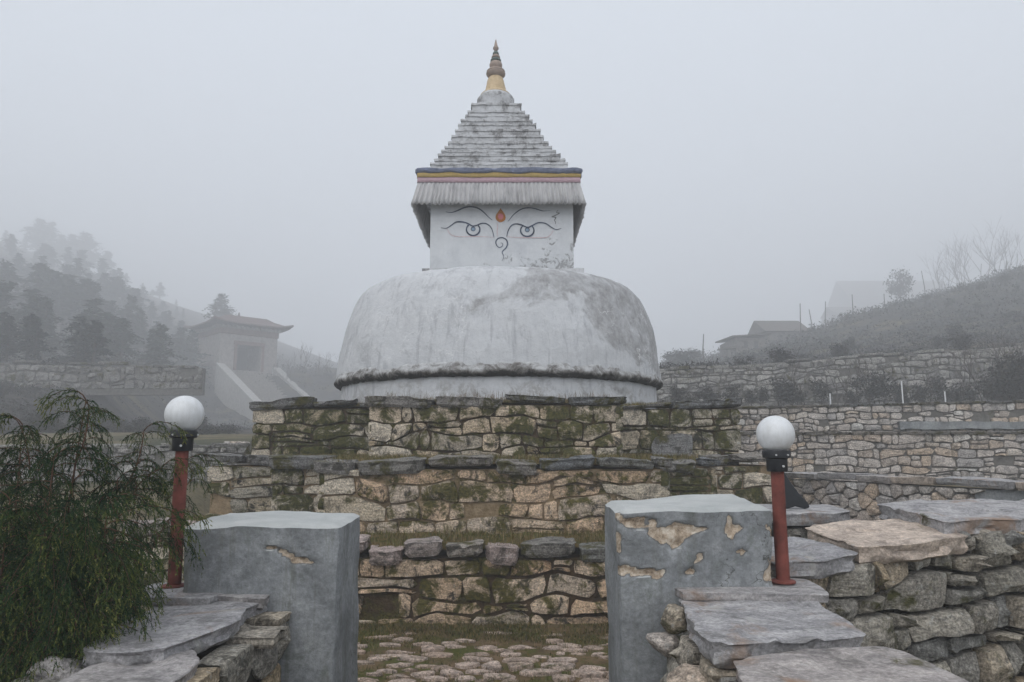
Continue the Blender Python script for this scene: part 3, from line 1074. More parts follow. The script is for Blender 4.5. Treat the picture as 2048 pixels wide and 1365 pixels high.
ribbon('eyebrow', [(395, 575), (450, 585), (520, 565), (600, 530), (680, 520), (760, 540), (820, 585), (870, 635), (912, 668)], 15, M['ink'], taper=(.3, .25))
ribbon('eyebrow', [(1085, 682), (1140, 615), (1200, 565), (1260, 538), (1330, 532), (1400, 545), (1470, 566), (1560, 560)], 12, M['ink'], taper=(.3, .1))
ribbon('eyelid', [(345, 752), (400, 758), (450, 730), (510, 690), (580, 688), (640, 705), (690, 733), (740, 725), (800, 703), (860, 715), (905, 765), (930, 858)], 14, M['ink'], 0.002, (.25, .4), 60)
ribbon('eyelid', [(1070, 850), (1085, 790), (1120, 730), (1170, 710), (1230, 720), (1300, 748), (1350, 730), (1420, 697), (1500, 705), (1570, 750), (1620, 772), (1675, 758)], 14, M['ink'], 0.002, (.4, .25), 60)
for cx_, cy_ in ((699, 772), (1298, 782)):
    an = np.linspace(R(-50), R(230), 40)
    ribbon('iris', [(cx_ + 74 * math.cos(a_), cy_ + 66 * math.sin(a_)) for a_ in an], 16, M['ink'], 0.001, (.8, .8), 60)
    an = np.linspace(0, 2 * math.pi, 24, endpoint=False)
    disc('pupil', [(cx_ + 27 * math.cos(a_), cy_ - 6 + 25 * math.sin(a_)) for a_ in an], M['ink'], 0.0)
    disc('pupil', [(cx_ + 19 * math.cos(a_), cy_ - 4 + 17 * math.sin(a_)) for a_ in an], M['ink_pale'], 0.003)
ribbon('lower_lid', [(412, 765), (440, 815), (490, 845), (600, 852), (760, 849), (925, 859)], 5, M['pinkline'], taper=(.6, .6))
ribbon('lower_lid', [(1072, 851), (1200, 860), (1400, 862), (1510, 859), (1560, 825), (1585, 780)], 5, M['pinkline'], taper=(.6, .6))
an = np.linspace(0, 2 * math.pi, 40, endpoint=False)
disc('forehead_mark', [(1003 + 55 * math.sin(a_) * (1 if math.cos(a_) < 0 else (1 - 0.35 * math.cos(a_) ** 2)) * (1 if math.cos(a_) < 0.2 else max(0.0, 1 - (math.cos(a_) - .2) ** 1.5)), 640 - (105 if math.cos(a_) > 0 else 50) * math.cos(a_)) for a_ in an], M['ochre'], 0.0)
disc('forehead_mark', [(1003 + 30 * math.sin(a_), 628 - 34 * math.cos(a_)) for a_ in an], M['pink'], 0.003)
ribbon('nose_curl', [(1005, 918), (1026, 930), (1020, 958), (988, 970), (958, 945), (951, 905), (975, 872), (1020, 862), (1062, 882), (1080, 925), (1066, 970), (1036, 1000), (1020, 1026), (1036, 1060), (1036, 1085), (1016, 1122)], 13, M['ink'], 0, (.3, .15), 90)
ribbon('peeled_streak', [(1640, 555), (1620, 585), (1655, 590), (1600, 620), (1570, 632), (1615, 640), (1598, 668), (1612, 690), (1608, 712)], 9, M['peel'], 0, (.5, .5), 40)
ribbon('peeled_streak', [(960, 690), (972, 720), (965, 790), (970, 850)], 5, M['pinkline'], 0, (.5, .3), 20)

# valance: cloth bands and a pleated skirt on four sides
VX = -0.215
VH = 1.32
M['blue'] = plain('faded_blue_cloth', (0.16, 0.18, 0.25), 0.85, 0.1, 0.25, 18, 0.01)
M['yellow'] = plain('faded_yellow_cloth', (0.42, 0.30, 0.11), 0.85, 0.1, 0.15, 18, 0.006)
M['rose'] = plain('faded_pink_cloth', (0.46, 0.315, 0.355), 0.85, 0.1, 0.12, 18, 0.006)
k = NM('grey_pleated_cloth', 0.9, 0.1)
p = k.pos()
c = k.ramp(k.noise(k.vmul(p, (3, 3, 1)), 2.2, 6, 0.7), [(0.3, (0.28, 0.275, 0.28)), (0.5, (0.45, 0.44, 0.44)), (0.75, (0.53, 0.52, 0.515))])
M['pleat'] = k.color(c)


def band(name, rows, mat, nseg, wob):
    """cloth hung round the four sides. rows: list of (half width, z)"""
    V, F = [], []
    cnt = nseg * 4
    for ri, (h_, z_) in enumerate(rows):
        for s in range(4):
            for i in range(nseg):
                t = i / nseg
                u_ = (2 * t - 1) * h_
                dz, dn = wob(s + t, ri)
                x_, y_ = [(u_, -h_ - dn), (h_ + dn, u_), (-u_, h_ + dn), (-h_ - dn, -u_)][s]
                V.append((x_, y_, z_ + dz))
    for ri in range(len(rows) - 1):
        for j in range(cnt):
            j2 = (j + 1) % cnt
            F.append((ri * cnt + j2, ri * cnt + j, (ri + 1) * cnt + j, (ri + 1) * cnt + j2))
    o = sp(name, mesh(name, V, F, mat, True, 60), (VX, CY, 0))
    m = o.modifiers.new('thick', 'SOLIDIFY')
    m.thickness = 0.008
    m.offset = -1
    return o


zt_, zb_, zy_, zk_, zs_ = (at(1000, y_, CY - VH).z for y_ in (338, 346, 354, 363, 361))
zsb = at(1000, 407, CY - 1.42).z


def w_blue(t, ri):
    sw = abs(math.sin(t * math.pi * 4.0 + 0.6)) ** 0.7
    return (-0.018 * sw * (1 if ri in (2, 3) else 0.4) + 0.02 * float(vnoise(t * 9, ri * 0.8)), 0.022 + 0.02 * float(vnoise(t * 14, ri * 1.1, 3)) + (0.02 if ri in (1, 2) else 0))


band('blue_band', [(VH - .06, zt_ + 0.02), (VH, zt_ + 0.005), (VH, (zt_ + zb_) / 2), (VH, zb_ - 0.0)], M['blue'], 60, w_blue)
band('yellow_band', [(VH, zb_ + 0.035), (VH, (zb_ + zy_) / 2), (VH, zy_ - 0.01)], M['yellow'], 60, lambda t, ri: (0.008 * float(vnoise(t * 7, 2)), 0.014 + 0.006 * float(vnoise(t * 12, ri))))
band('pink_band', [(VH, zy_ + 0.01), (VH, (zy_ + zk_) / 2), (VH + .005, zk_ - 0.02)], M['rose'], 60, lambda t, ri: (0.006 * float(vnoise(t * 6, 5)), 0.004 + 0.005 * float(vnoise(t * 11, ri, 2))))
NP = 40


def w_skirt(t, ri):
    s, f = int(t) % 4, t % 1
    ph = f * NP + 0.35 * float(vnoise(f * 13, s)) + 0.9 * math.sin(f * 5 + s) * (1 - ri / 5.0) * 0.5
    tri = abs((ph % 1) * 2 - 1) * 2 - 1
    env = min(1.0, min(f, 1 - f) * 30)
    return (0.012 * tri * (ri == 5) + 0.02 * float(vnoise(f * 17, s, 5)) * (ri == 5), (0.032 + 0.012 * float(vnoise(f * 20, s + 3))) * tri * (0.35 + 0.65 * ri / 5) * env + 0.02 * float(vnoise(f * 5, s, 7)) * ri / 5)


band('pleated_skirt', [(VH - .012 + (1.405 - VH + .012) * q, zs_ + (zsb - zs_) * q) for q in np.linspace(0, 1, 6)], M['pleat'], NP * 6, w_skirt)
me, _ = box_mesh(-VH + .03, VH - .03, -VH + .03, VH - .03, zk_ - .05, zt_ + 0.03, M['roof'], 0.2, 0.004, 3, 9)
sp('eaves_slab', me, (VX, CY, 0))

# thirteen roof steps
zr0, zr1 = at(1000, 338, CY - 1.13).z, at(1000, 207, CY - 0.44).z
NS = 13
hs = [1.13 + (0.43 - 1.13) * (i / (NS - 1)) for i in range(NS)]
xr = [VX + 0.01 - 0.075 * i / (NS - 1) for i in range(NS)]
rr = random.Random(4)
zc = zr0
sh = [rr.uniform(0.75, 1.3) for _ in range(NS)]
sh[-1] = 1.5
tot = sum(sh)
for i in range(NS):
    h_ = (zr1 - zr0) * sh[i] / tot
    me, _ = box_mesh(-hs[i], hs[i], -hs[i], hs[i], zc - 0.03, zc + h_, M['roof'], 0.07, 0.007, 6, i * 3.3)
    stp = sp('roof_step', me, (xr[i] + rr.uniform(-.008, .008), CY, 0))
    lh = hs[i] + rr.uniform(0.01, 0.02)
    me, _ = box_mesh(-lh, lh, -lh, lh, zc + h_ - 0.032, zc + h_ + 0.004, M['roof'], 0.05, 0.013, 9, i * 5.1 + 40)
    obj('step_lip', me, stp)
    zc += h_
FX = -0.30
zz = lambda y_: at(990, y_, CY).z
z0 = zc
sp('spire_block', lathe([(0.335, z0 - 0.02), (0.33, z0 + 0.03), (0.335, z0 + 0.12), (0.345, z0 + 0.22), (0.35, z0 + 0.27), (0.30, z0 + 0.33), (0.2, z0 + 0.36)], 40, M['roof'], 7, 0.02, 4), (FX + 0.005, CY, 0))
M['gold'] = NM('weathered_gilding', 0.62, 0.3)
k = M['gold']
n1 = k.noise(k.pos(), 14, 6, 0.7)
M['gold'] = k.color(k.ramp(n1, [(0.3, (0.40, 0.29, 0.17)), (0.6, (0.53, 0.40, 0.24)), (0.8, (0.58, 0.50, 0.36))]))
k = NM('verdigris_gilding', 0.7, 0.25)
n1 = k.noise(k.pos(), 16, 6, 0.7)
M['copper'] = k.color(k.ramp(n1, [(0.3, (0.22, 0.18, 0.155)), (0.6, (0.35, 0.27, 0.22)), (0.8, (0.34, 0.34, 0.31))]))
zb = z0 + 0.335
ztop = zz(80)
S_ = (ztop - zb)
sp('finial_bell', lathe([(0.275, zb - .01), (0.28, zb + .02), (0.25, zb + .05), (0.20, zb + .09), (0.18, zb + .18), (0.155, zb + .30), (0.135, zb + .36), (0.12, zb + .375)], 40, M['gold'], 1, 0.004, 6, sharp=40), (FX, CY, 0))
zb += 0.37
q = (ztop - zb)
sp('finial_ring', lathe([(0.10, zb), (0.14, zb + .02), (0.172, zb + .055), (0.178, zb + .085), (0.165, zb + .10), (0.172, zb + .125), (0.15, zb + .15), (0.09, zb + .165)], 36, M['copper'], 2, 0.004, 8, sharp=50), (FX, CY, 0))
z2 = zb + 0.16
sp('finial_vase', lathe([(0.085, z2), (0.09, z2 + .02), (0.115, z2 + .06), (0.12, z2 + .10), (0.105, z2 + .14), (0.08, z2 + .155), (0.06, z2 + .165)], 36, M['copper'], 3, 0.003, 8), (FX, CY, 0))
z3 = z2 + 0.16
for i in range(3):
    r_ = 0.10 - 0.02 * i
    sp('finial_disc', lathe([(r_ * .7, z3), (r_, z3 + .012), (r_ * .96, z3 + .035), (r_ * .7, z3 + .06), (r_ * .6, z3 + .07)], 32, M['copper'] if i % 2 else plain('green_gilding', (0.10, 0.13, 0.12), .7, .25), i, 0), (FX, CY, 0))
    z3 += 0.066
sp('finial_tip', lathe([(0.03, z3), (0.032, z3 + .03), (0.05, z3 + .05), (0.054, z3 + .075), (0.035, z3 + .11), (0.008, max(ztop, z3 + .15))], 24, M['copper'], 5, 0), (FX, CY, 0))

# ------------------------------------------------------------------ gate pillars
def pillar_mat(name, streaky):
    k = NM(name, 0.85, 0.25)
    p = k.pos()
    n1 = k.noise(p, 3.5, 7, 0.68, 0.4)
    c = k.ramp(n1, [(0.28, (0.15, 0.157, 0.163)), (0.5, (0.235, 0.245, 0.252)), (0.72, (0.345, 0.355, 0.358))])
    c = k.mix(0.7, c, k.ramp(k.noise(p, 45, 5, 0.75), [(0.3, (0.55, 0.55, 0.55)), (0.7, (1.45, 1.45, 1.45))]), 'MULTIPLY')
    c = k.mix(k.math('MULTIPLY', k.mask(k.noise(p, 2.1, 6, 0.7, 1.0), 0.5, 0.66), 0.6), c, (0.105, 0.11, 0.11))
    vor = k.new('ShaderNodeTexVoronoi', feature='DISTANCE_TO_EDGE')
    vor.inputs['Scale'].default_value = 2.6
    va = k.new('ShaderNodeVectorMath', operation='ADD')
    k.l.new(p, va.inputs[0])
    k.l.new(k.vmul(k.noise(p, 5.0, 4, 0.65, out='Color'), (0.5, 0.5, 0.5)), va.inputs[1])
    k.l.new(va.outputs[0], vor.inputs['Vector'])
    ck = k.math('MULTIPLY', k.math('SUBTRACT', 1.0, k.mask(vor.outputs['Distance'], 0.002, 0.009)), k.mask(k.noise(p, 2.7, 3, 0.5), 0.52, 0.6))
    c = k.mix(k.math('MULTIPLY', ck, 0.8), c, (0.05, 0.05, 0.045))
    st = k.noise(k.vmul(p, (14, 14, 0.9)), 1.4, 6, 0.7)
    c = k.mix(k.math('MULTIPLY', k.mask(st, 0.55, 0.7), streaky), c, (0.11, 0.11, 0.08))
    al = k.noise(p, 5.5, 6, 0.75, 0.6)
    c = k.mix(k.math('MULTIPLY', k.mask(al, 0.56, 0.66), 0.55), c, (0.13, 0.145, 0.125))
    c = k.mix(k.mask(k.upness(), 0.5, 0.85), c, k.ramp(n1, [(0.3, (0.33, 0.345, 0.34)), (0.5, (0.42, 0.43, 0.42)), (0.7, (0.50, 0.505, 0.49))]))  # skylight painted in: faces turned upward get a paler tone
    d = k.new('ShaderNodeAttribute', attribute_name='tint').outputs['Fac']
    d = k.math('ADD', d, k.math('MULTIPLY', k.math('SUBTRACT', k.noise(p, 30, 6, 0.75), 0.52), k.mask(d, 0.0, 0.25)))
    rub = k.ramp(k.noise(p, 26, 6, 0.75), [(0.32, (0.12, 0.085, 0.055)), (0.5, (0.42, 0.335, 0.25)), (0.68, (0.64, 0.58, 0.49))])
    c = k.mix(k.math('MULTIPLY', k.mask(d, 0.2, 0.4), 0.65), c, (0.07, 0.065, 0.055))  # painted shadow edge: a dark rim round each flaked patch
    c = k.mix(k.mask(d, 0.46, 0.56), c, rub)
    k.bump(k.math('ADD', k.math('MULTIPLY', n1, 0.6), k.noise(p, 38, 6, 0.75)), 0.8, 0.008)
    return k.color(c)


def pillar(label, x0, x1, y0, y1, ztop, topfn, spots, seed, mat):
    root = thing('gate_pillar', ((x0 + x1) / 2, (y0 + y1) / 2, 0), label, 'pillar', 'plastered pillars of the gateway')
    dmg = {}

    def shape(A):
        t = sstep(ztop - 0.5, ztop, A[:, 2])
        A = A.copy()
        A[:, 2] += t * topfn(A[:, 0], A[:, 1])
        # rounded upper arrises
        e = np.minimum(np.minimum(A[:, 0] - x0, x1 - A[:, 0]), np.minimum(A[:, 1] - y0, y1 - A[:, 1]))
        A[:, 2] -= np.where(A[:, 2] > ztop - 0.03, 0.02 * np.clip(1 - e / 0.035, 0, 1), 0)
        d = np.zeros(len(A))
        wx = A[:, 0] + 0.06 * fbm(A[:, 0] * 15, A[:, 2] * 15, seed, 2)
        wz = A[:, 2] + 0.05 * fbm(A[:, 0] * 15, A[:, 2] * 15, seed + 9, 2)
        # worn, chipped arrises
        for ax, lo, hi in ((0, x0, x1), (1, y0, y1)):
            o_ = 1 - ax
            lo2, hi2 = ((y0, y1), (x0, x1))[ax]
            ed = np.minimum(A[:, o_] - lo2, hi2 - A[:, o_])
            w_ = np.clip(1 - ed / 0.03, 0, 1) * (0.007 + 0.016 * np.maximum(0, fbm(A[:, 2] * 9, A[:, 0] * 3 + seed, ax, 3)))
            mid_ = (lo + hi) / 2
            near = np.abs(A[:, ax] - mid_) > (hi - lo) / 2 - 0.03
            A[:, ax] += np.where(near, -np.sign(A[:, ax] - mid_) * w_, 0)
        front = A[:, 1] < y0 + 0.05
        for px_, pz_, rx, rz in spots:
            d = np.maximum(d, np.where(front, 1.15 - np.sqrt(((wx - px_) / rx) ** 2 + ((wz - pz_) / rz) ** 2), 0))
        d = np.clip(d * 2.2, 0, 1)
        A[:, 1] += np.where(front, d * (0.016 + 0.022 * fbm(A[:, 0] * 24, A[:, 2] * 24, seed, 2)), 0)
        dmg['d'] = d
        return A
    me, A = box_mesh(x0, x1, y0, y1, -0.1, ztop, mat, 0.014, 0.009, 4.0, seed, fn=shape)
    a_ = me.attributes.new('tint', 'FLOAT', 'POINT')
    a_.data.foreach_set('value', dmg['d'].astype(np.float32))
    obj('plaster_block', me, root, -root.location)
    return root


def fpx(x, y, Y=3.5):
    q = at(x, y, Y)
    return q.x, q.z


def spot(x, y, w, h):
    q = fpx(x, y)
    return (q[0], q[1], w / 1500 * 3.42 / 2 * 0.92, h / 1500 * 3.42 / 2 * 0.92)


PR = (0.486, 1.19, 3.5, 4.05)
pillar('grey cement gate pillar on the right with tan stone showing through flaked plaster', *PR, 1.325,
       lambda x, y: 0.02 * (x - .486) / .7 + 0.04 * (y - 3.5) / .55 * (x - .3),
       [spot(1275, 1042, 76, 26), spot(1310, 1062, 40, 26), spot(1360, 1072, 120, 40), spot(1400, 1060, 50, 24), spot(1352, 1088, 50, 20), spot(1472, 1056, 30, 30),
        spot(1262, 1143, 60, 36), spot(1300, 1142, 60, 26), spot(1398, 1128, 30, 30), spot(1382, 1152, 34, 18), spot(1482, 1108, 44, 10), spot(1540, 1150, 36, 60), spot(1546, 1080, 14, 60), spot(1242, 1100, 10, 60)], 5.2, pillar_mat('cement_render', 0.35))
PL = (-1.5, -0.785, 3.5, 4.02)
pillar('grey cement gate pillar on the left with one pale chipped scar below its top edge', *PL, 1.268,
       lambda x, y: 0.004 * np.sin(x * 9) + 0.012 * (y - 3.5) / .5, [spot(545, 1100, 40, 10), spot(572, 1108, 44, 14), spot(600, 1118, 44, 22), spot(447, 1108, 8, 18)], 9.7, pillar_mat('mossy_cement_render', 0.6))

# ------------------------------------------------------------------ globe lamps
k = NM('opal_globe', 0.3, 0.5)
M['opal'] = k.color(k.ramp(k.noise(k.vmul(k.pos(), (1, 1, 0.35)), 26, 5, 0.7), [(0.3, (0.56, 0.565, 0.56)), (0.6, (0.67, 0.68, 0.69))]))
M['blackmetal'] = plain('black_plastic', (0.012, 0.013, 0.016), 0.45, 0.4, 0.3, 40)
M['rust'] = plain('red_oxide_paint', (0.155, 0.045, 0.034), 0.75, 0.25, 0.4, 14, 0.003)
M['zinc'] = plain('zinc_bolt', (0.5, 0.5, 0.5), 0.4, 0.6, 0.1)


def lamp(label, x, y, z0, zc, r_):
    root = thing('globe_lamp', (x, y, z0), label, 'lamp', 'globe lamps by the gate pillars')
    H = zc - z0
    pr_ = [(r_ * math.cos(a_), H + r_ * math.sin(a_)) for a_ in np.linspace(R(-66), R(89), 28)]
    obj('globe', lathe(pr_, 48, M['opal']), root)
    zt = H - r_ * 0.9
    obj('collar', lathe([(0.045, zt - 0.095), (0.048, zt - 0.09), (0.049, zt - 0.035), (0.064, zt - 0.03), (0.066, zt - 0.005), (0.063, zt + 0.004), (0.05, zt + 0.004)], 28, M['blackmetal'], sharp=35), root)
    tube('post', [(0.002, 0, 0), (0, 0, (zt - .09) * .5), (0, 0, zt - 0.085)], [0.031, 0.0305, 0.030], M['rust'], root, 20)
    obj('base_plate', lathe([(0.058, 0.0), (0.058, 0.008), (0.05, 0.012), (0.036, 0.014)], 24, M['rust'], sharp=30), root)
    for a_ in (250, 300, 10, 130):
        c = (0.066 * math.cos(R(a_)), 0.066 * math.sin(R(a_)), zt - 0.018)
        tube('bolt', [(c[0] * .95, c[1] * .95, c[2]), (c[0] * 1.06, c[1] * 1.06, c[2])], [0.005, 0.004], M['zinc'], root, 8)
    c = (0.05 * math.cos(R(285)), 0.05 * math.sin(R(285)), zt - 0.07)
    tube('bolt', [(c[0] * .95, c[1] * .95, c[2]), (c[0] * 1.08, c[1] * 1.08, c[2])], [0.006, 0.005], M['zinc'], root, 8)
    return root


g = at(1550, 869, 3.6)
lamp('white globe lamp on a rusty red post beside the flaking right-hand pillar', g.x + .002, 3.6, 0.992, g.z, 0.0885)
g = at(369, 829, 3.66)
lamp('white globe lamp on a rusty red post half behind the weeping conifer', g.x, 3.66, 0.96, g.z, 0.0905)

# thin ledges the lamps stand on
lx, ly = g.x, 3.66
o = slab('ledge_slab', [(0.74, 3.37), (1.36, 3.32), (1.40, 3.5), (1.42, 3.74), (1.205, 3.76), (1.2, 3.492), (0.72, 3.492)], 0.99, 0.035, M['slab'], 3, step=0.05, jit=0.004, rough=0.003, edge=0.004)
tag(o, 'thin dark slate ledge under the right lamp post', 'slab')
o = slab('ledge_slab', [(-1.72, 3.42), (-1.32, 3.38), (-1.3, 3.49), (-1.51, 3.495), (-1.515, 3.8), (-1.74, 3.8)], 0.962, 0.035, M['slab'], 4, step=0.05, jit=0.004, rough=0.003, edge=0.004)
tag(o, 'thin dark slate ledge beneath the left lamp post behind the conifer', 'slab')

# ------------------------------------------------------------------ dry stone wing walls before the gate


def core_block(root, x0, x1, y0, y1, z1, mat, seed, res=0.12):
    me, _ = box_mesh(x0, x1, y0, y1, -0.05, z1, mat, res, 0.015, 6, seed)
    obj('core', me, root, -root.location)


def px_slab(name, px, z, thick, mat, seed, parent=None, tilt=(0, 0), **kw):
    pts = [onz(x, y, z) for x, y in px]
    return slab(name, pts, z, thick, mat, seed, parent, parent.location if parent else (0, 0, 0), tilt, **kw)


r = random.Random(91)
WL = thing('dry_stone_wall', (-1.3, 2.4, 0), 'dry stone wall with flat grey slabs beside the weeping conifer, running to the left pillar', 'wall')
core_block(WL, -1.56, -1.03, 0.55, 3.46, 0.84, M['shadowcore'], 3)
lay(WL, rubble(2.9, 0.86, 0.20, 1.35, r, 0.012), (-1.02, 0.56, 0), (0, 1), M['dry'], r, 0.1, 0.05, (0.08, 0.22), 1, 1, npt=18, pvar=.8)
lay(WL, rubble(2.9, 0.86, 0.22, 1.35, r, 0.012), (-1.57, 3.45, 0), (0, -1), M['dry'], r, 0.1, 0.05, (0.08, 0.22), 1, 0, npt=14)
px_slab('slab', [(334, 1186), (402, 1163), (492, 1151), (583, 1161), (582, 1178), (548, 1180), (530, 1200)], 0.955, 0.05, M['slab'], 1, WL, step=0.03, jit=0.009)
px_slab('slab', [(166, 1297), (200, 1268), (231, 1244), (268, 1228), (300, 1213), (318, 1196), (350, 1187), (420, 1175), (549, 1179), (541, 1198), (490, 1219), (478, 1243), (418, 1268), (330, 1298), (250, 1305)], 0.935, 0.07, M['slab'], 2, WL, (0.02, 0.0), step=0.03, jit=0.009, edge=0.022)
px_slab('slab', [(30, 1395), (177, 1329), (259, 1313), (375, 1293), (400, 1315), (372, 1342), (330, 1368), (290, 1420), (120, 1460)], 0.90, 0.08, M['slab'], 6, WL, step=0.03, jit=0.009, edge=0.022)
px_slab('slab', [(-140, 1480), (60, 1440), (260, 1430), (240, 1500), (180, 1560), (-100, 1640)], 0.89, 0.06, M['slab'], 8, WL, step=0.04, jit=0.009)
for x, y, sx_, sy_, sz in ((560, 1190, .1, .09, .05), (520, 1225, .12, .08, .04), (505, 1250, .13, .1, .06)):
    q = onz(x, y, 0.90)
    slab('slab', [(q.x - sx_, q.y - sy_), (q.x + sx_ * .9, q.y - sy_ * .8), (q.x + sx_, q.y + sy_), (q.x - sx_ * .8, q.y + sy_)], 0.885, sz, M['dry'], x * .1, WL, WL.location, step=0.03, jit=0.01)


def boulder(name, loc, size, mat, seed, parent=None, n=26, amp=0.28):
    V, F = [], []
    m = n // 2
    for i in range(m + 1):
        th = math.pi * i / m
        for j in range(n):
            ph = 2 * math.pi * j / n
            V.append((math.sin(th) * math.cos(ph), math.sin(th) * math.sin(ph), math.cos(th)))
    A = np.array(V)
    # facet the ball by a few random planes, then roughen
    rr_ = np.random.default_rng(int(seed * 97))
    for _ in range(11):
        d = rr_.normal(size=3)
        d /= np.linalg.norm(d)
        c = rr_.uniform(0.55, 0.85)
        ex = np.maximum(0, A @ d - c)
        A = A - ex[:, None] * d * 0.92
    A = A * (1 + amp * 0.35 * fbm(A[:, 0] * 2.2 + seed, A[:, 1] * 2.2, A[:, 2] * 2.2, 4))[:, None]
    A = A * np.asarray(size)
    for i in range(m):
        for j in range(n):
            j2 = (j + 1) % n
            F.append((i * n + j, (i + 1) * n + j, (i + 1) * n + j2, i * n + j2))
    return obj(name, mesh(name, A, F, mat, True, 40), parent, loc)


q = onz(120, 1345, 0.86)
o = boulder('boulder', (q.x, q.y, 0.845), (0.115, 0.09, 0.07), M['pale'], 3.1)
tag(o, 'loose angular whitish boulder in the lower left corner under the conifer', 'rock')

WR = thing('dry_stone_wall', (0.95, 2.4, 0), 'dry stone wall topped by broad rust-stained slabs, running to the right pillar', 'wall')
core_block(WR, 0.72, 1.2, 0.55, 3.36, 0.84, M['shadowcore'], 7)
lay(WR, rubble(2.8, 0.87, 0.21, 1.3, r, 0.012), (0.71, 3.36, 0), (0, -1), M['dry'], r, 0.1, 0.05, (0.08, 0.22), 1, 1, npt=18, pvar=.8)
lay(WR, rubble(2.8, 0.87, 0.22, 1.3, r, 0.012), (1.21, 0.56, 0), (0, 1), M['dry'], r, 0.1, 0.05, (0.08, 0.22), 1, 0, npt=14)
px_slab('slab', [(1354, 1181), (1440, 1175), (1545, 1172), (1604, 1182), (1625, 1196), (1652, 1212), (1690, 1232), (1733, 1257), (1728, 1262), (1610, 1276), (1500, 1283), (1425, 1283), (1402, 1271), (1388, 1250), (1373, 1228)], 0.962, 0.095, M['slab'], 11, WR, (0.0, 0.0), step=0.028, jit=0.009, layers=5, edge=0.03, rough=0.008)
px_slab('slab', [(1462, 1314), (1540, 1306), (1625, 1300), (1760, 1295), (1815, 1308), (1870, 1332), (1960, 1375), (2060, 1440), (1700, 1470), (1540, 1460), (1498, 1375)], 0.935, 0.09, M['slab'], 12, WR, step=0.03, jit=0.009, layers=5, edge=0.03)
slab('slab', [(0.62, 0.6), (1.2, 0.58), (1.24, 1.3), (0.95, 1.62), (0.6, 1.5)], 0.92, 0.07, M['slab_warm'], 13, WR, WR.location, step=0.04)
for x, y, z_, s in ((1700, 1290, .9, .09), (1770, 1310, .88, .1), (1660, 1255, .9, .08), (1820, 1320, .87, .09), (1340, 1210, .9, .1), (1335, 1260, .85, .11), (1400, 1330, .84, .12)):
    q = onz(x, y, z_)
    boulder('stone', Vector((q.x, q.y, z_ - s * .5)) - WR.location, (s, s * .8, s * .55), M['dry'] if x > 1500 else M['pale'], x * .013, WR, 20)
boulder('stone', Vector((0.69, 3.30, 0.90)) - WR.location, (0.07, 0.1, 0.07), M['dry'], 7.7, WR, 20)

# ------------------------------------------------------------------ boundary wall to the right of the gate
F0, F1 = Vector((1.22, 3.78, 0)), Vector((3.75, 4.62, 0))
fu = (F1 - F0).normalized()
fn_ = Vector((fu.y, -fu.x, 0))
WF = thing('dry_stone_wall', (2.4, 4.2, 0), 'boundary wall of lichen-spotted boulders and tilted slabs at the right edge', 'wall')
Lf = (F1 - F0).length


def obox(root, p0, p1, depth, z0, z1a, z1b, mat, back=0.02):
    """core of a wall between two ground points, seen face from p0 to p1"""
    u = (p1 - p0).normalized()
    n = Vector((u.y, -u.x, 0))
    a0, a1 = p0 - n * back, p1 - n * back
    b0, b1 = p0 - n * (back + depth), p1 - n * (back + depth)
    V = [(v.x, v.y, z0) for v in (a0, a1, b1, b0)] + [(a0.x, a0.y, z1a), (a1.x, a1.y, z1b), (b1.x, b1.y, z1b), (b0.x, b0.y, z1a)]
    V = [Vector(v) - root.location for v in V]
    F = [(0, 1, 5, 4), (1, 2, 6, 5), (2, 3, 7, 6), (3, 0, 4, 7), (4, 5, 6, 7), (3, 2, 1, 0)]
    return obj('core', mesh('core', V, F, mat, False), root)


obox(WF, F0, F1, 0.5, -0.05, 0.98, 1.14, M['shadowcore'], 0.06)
r = random.Random(17)
lay(WF, [c * np.column_stack([np.ones(len(c)), 1 + 0.17 * np.clip((c[:, 0] - 0.3) / 1.2, 0, 1)]) for c in courses(Lf, 1.0, 0.13, 1.5, r, amp=0.34, drop=0.0, split=0.14, gap=0.012)], F0, fu, M['dry'], r, 0.14, 0.075, (0.06, 0.24), 1, 1, npt=26, pvar=.7)


def fpt(s, d, z=0):
    """point on the wall F: s along, d behind the face"""
    q = F0 + fu * s - fn_ * d
    return (q.x, q.y)


def fslab(s0, s1, d0, d1, z, th, mat, seed, tl, sk=0.0):
    pts = [fpt(s0 + .02, d0 + .03), fpt((s0 + s1) / 2, d0 - .03), fpt(s1, d0 + 0.02), fpt(s1 + sk * .6, (d0 + d1) / 2), fpt(s1 + sk - .05, d1 - .04), fpt((s0 + s1) / 2 + sk, d1 + .03), fpt(s0 + sk + .05, d1)]
    o = slab('slab', pts, z, th, mat, seed, WF, WF.location, (0, tl), step=0.035, jit=0.012, layers=5, edge=0.03, rough=0.009)
    return o


fslab(0.02, 0.54, -0.08, 0.40, 1.10, 0.10, M['slab'], 21, 0.10)
fslab(0.52, 1.27, -0.08, 0.44, 1.16, 0.10, M['slab_warm'], 22, 0.12, 0.05)
fslab(1.16, 2.15, -0.02, 0.62, 1.262, 0.11, M['slab'], 23, 0.07, 0.1)
fslab(2.12, 2.7, -0.05, 0.6, 1.25, 0.08, M['slab'], 24, 0.08)
r2 = random.Random(5)
for s, z_, w_, h_ in ((0.08, 1.0, .11, .03), (0.60, 1.03, .09, .05), (0.80, 1.045, .16, .028), (1.05, 1.06, .13, .035), (1.28, 1.12, .10, .05), (1.45, 1.12, .11, .05), (1.65, 1.11, .12, .06), (1.85, 1.12, .13, .05), (2.05, 1.12, .12, .05), (2.3, 1.1, .12, .06), (0.38, .99, .13, .03), (2.5, 1.1, .1, .06), (1.55, 1.05, .1, .05), (1.9, 1.05, .12, .05)):
    q = fpt(s, r2.uniform(0.0, 0.05))
    boulder('stone', Vector((q[0], q[1], z_)) - WF.location, (w_, w_ * .8, h_), M['dry'], s * 31 + 1, WF, 18)

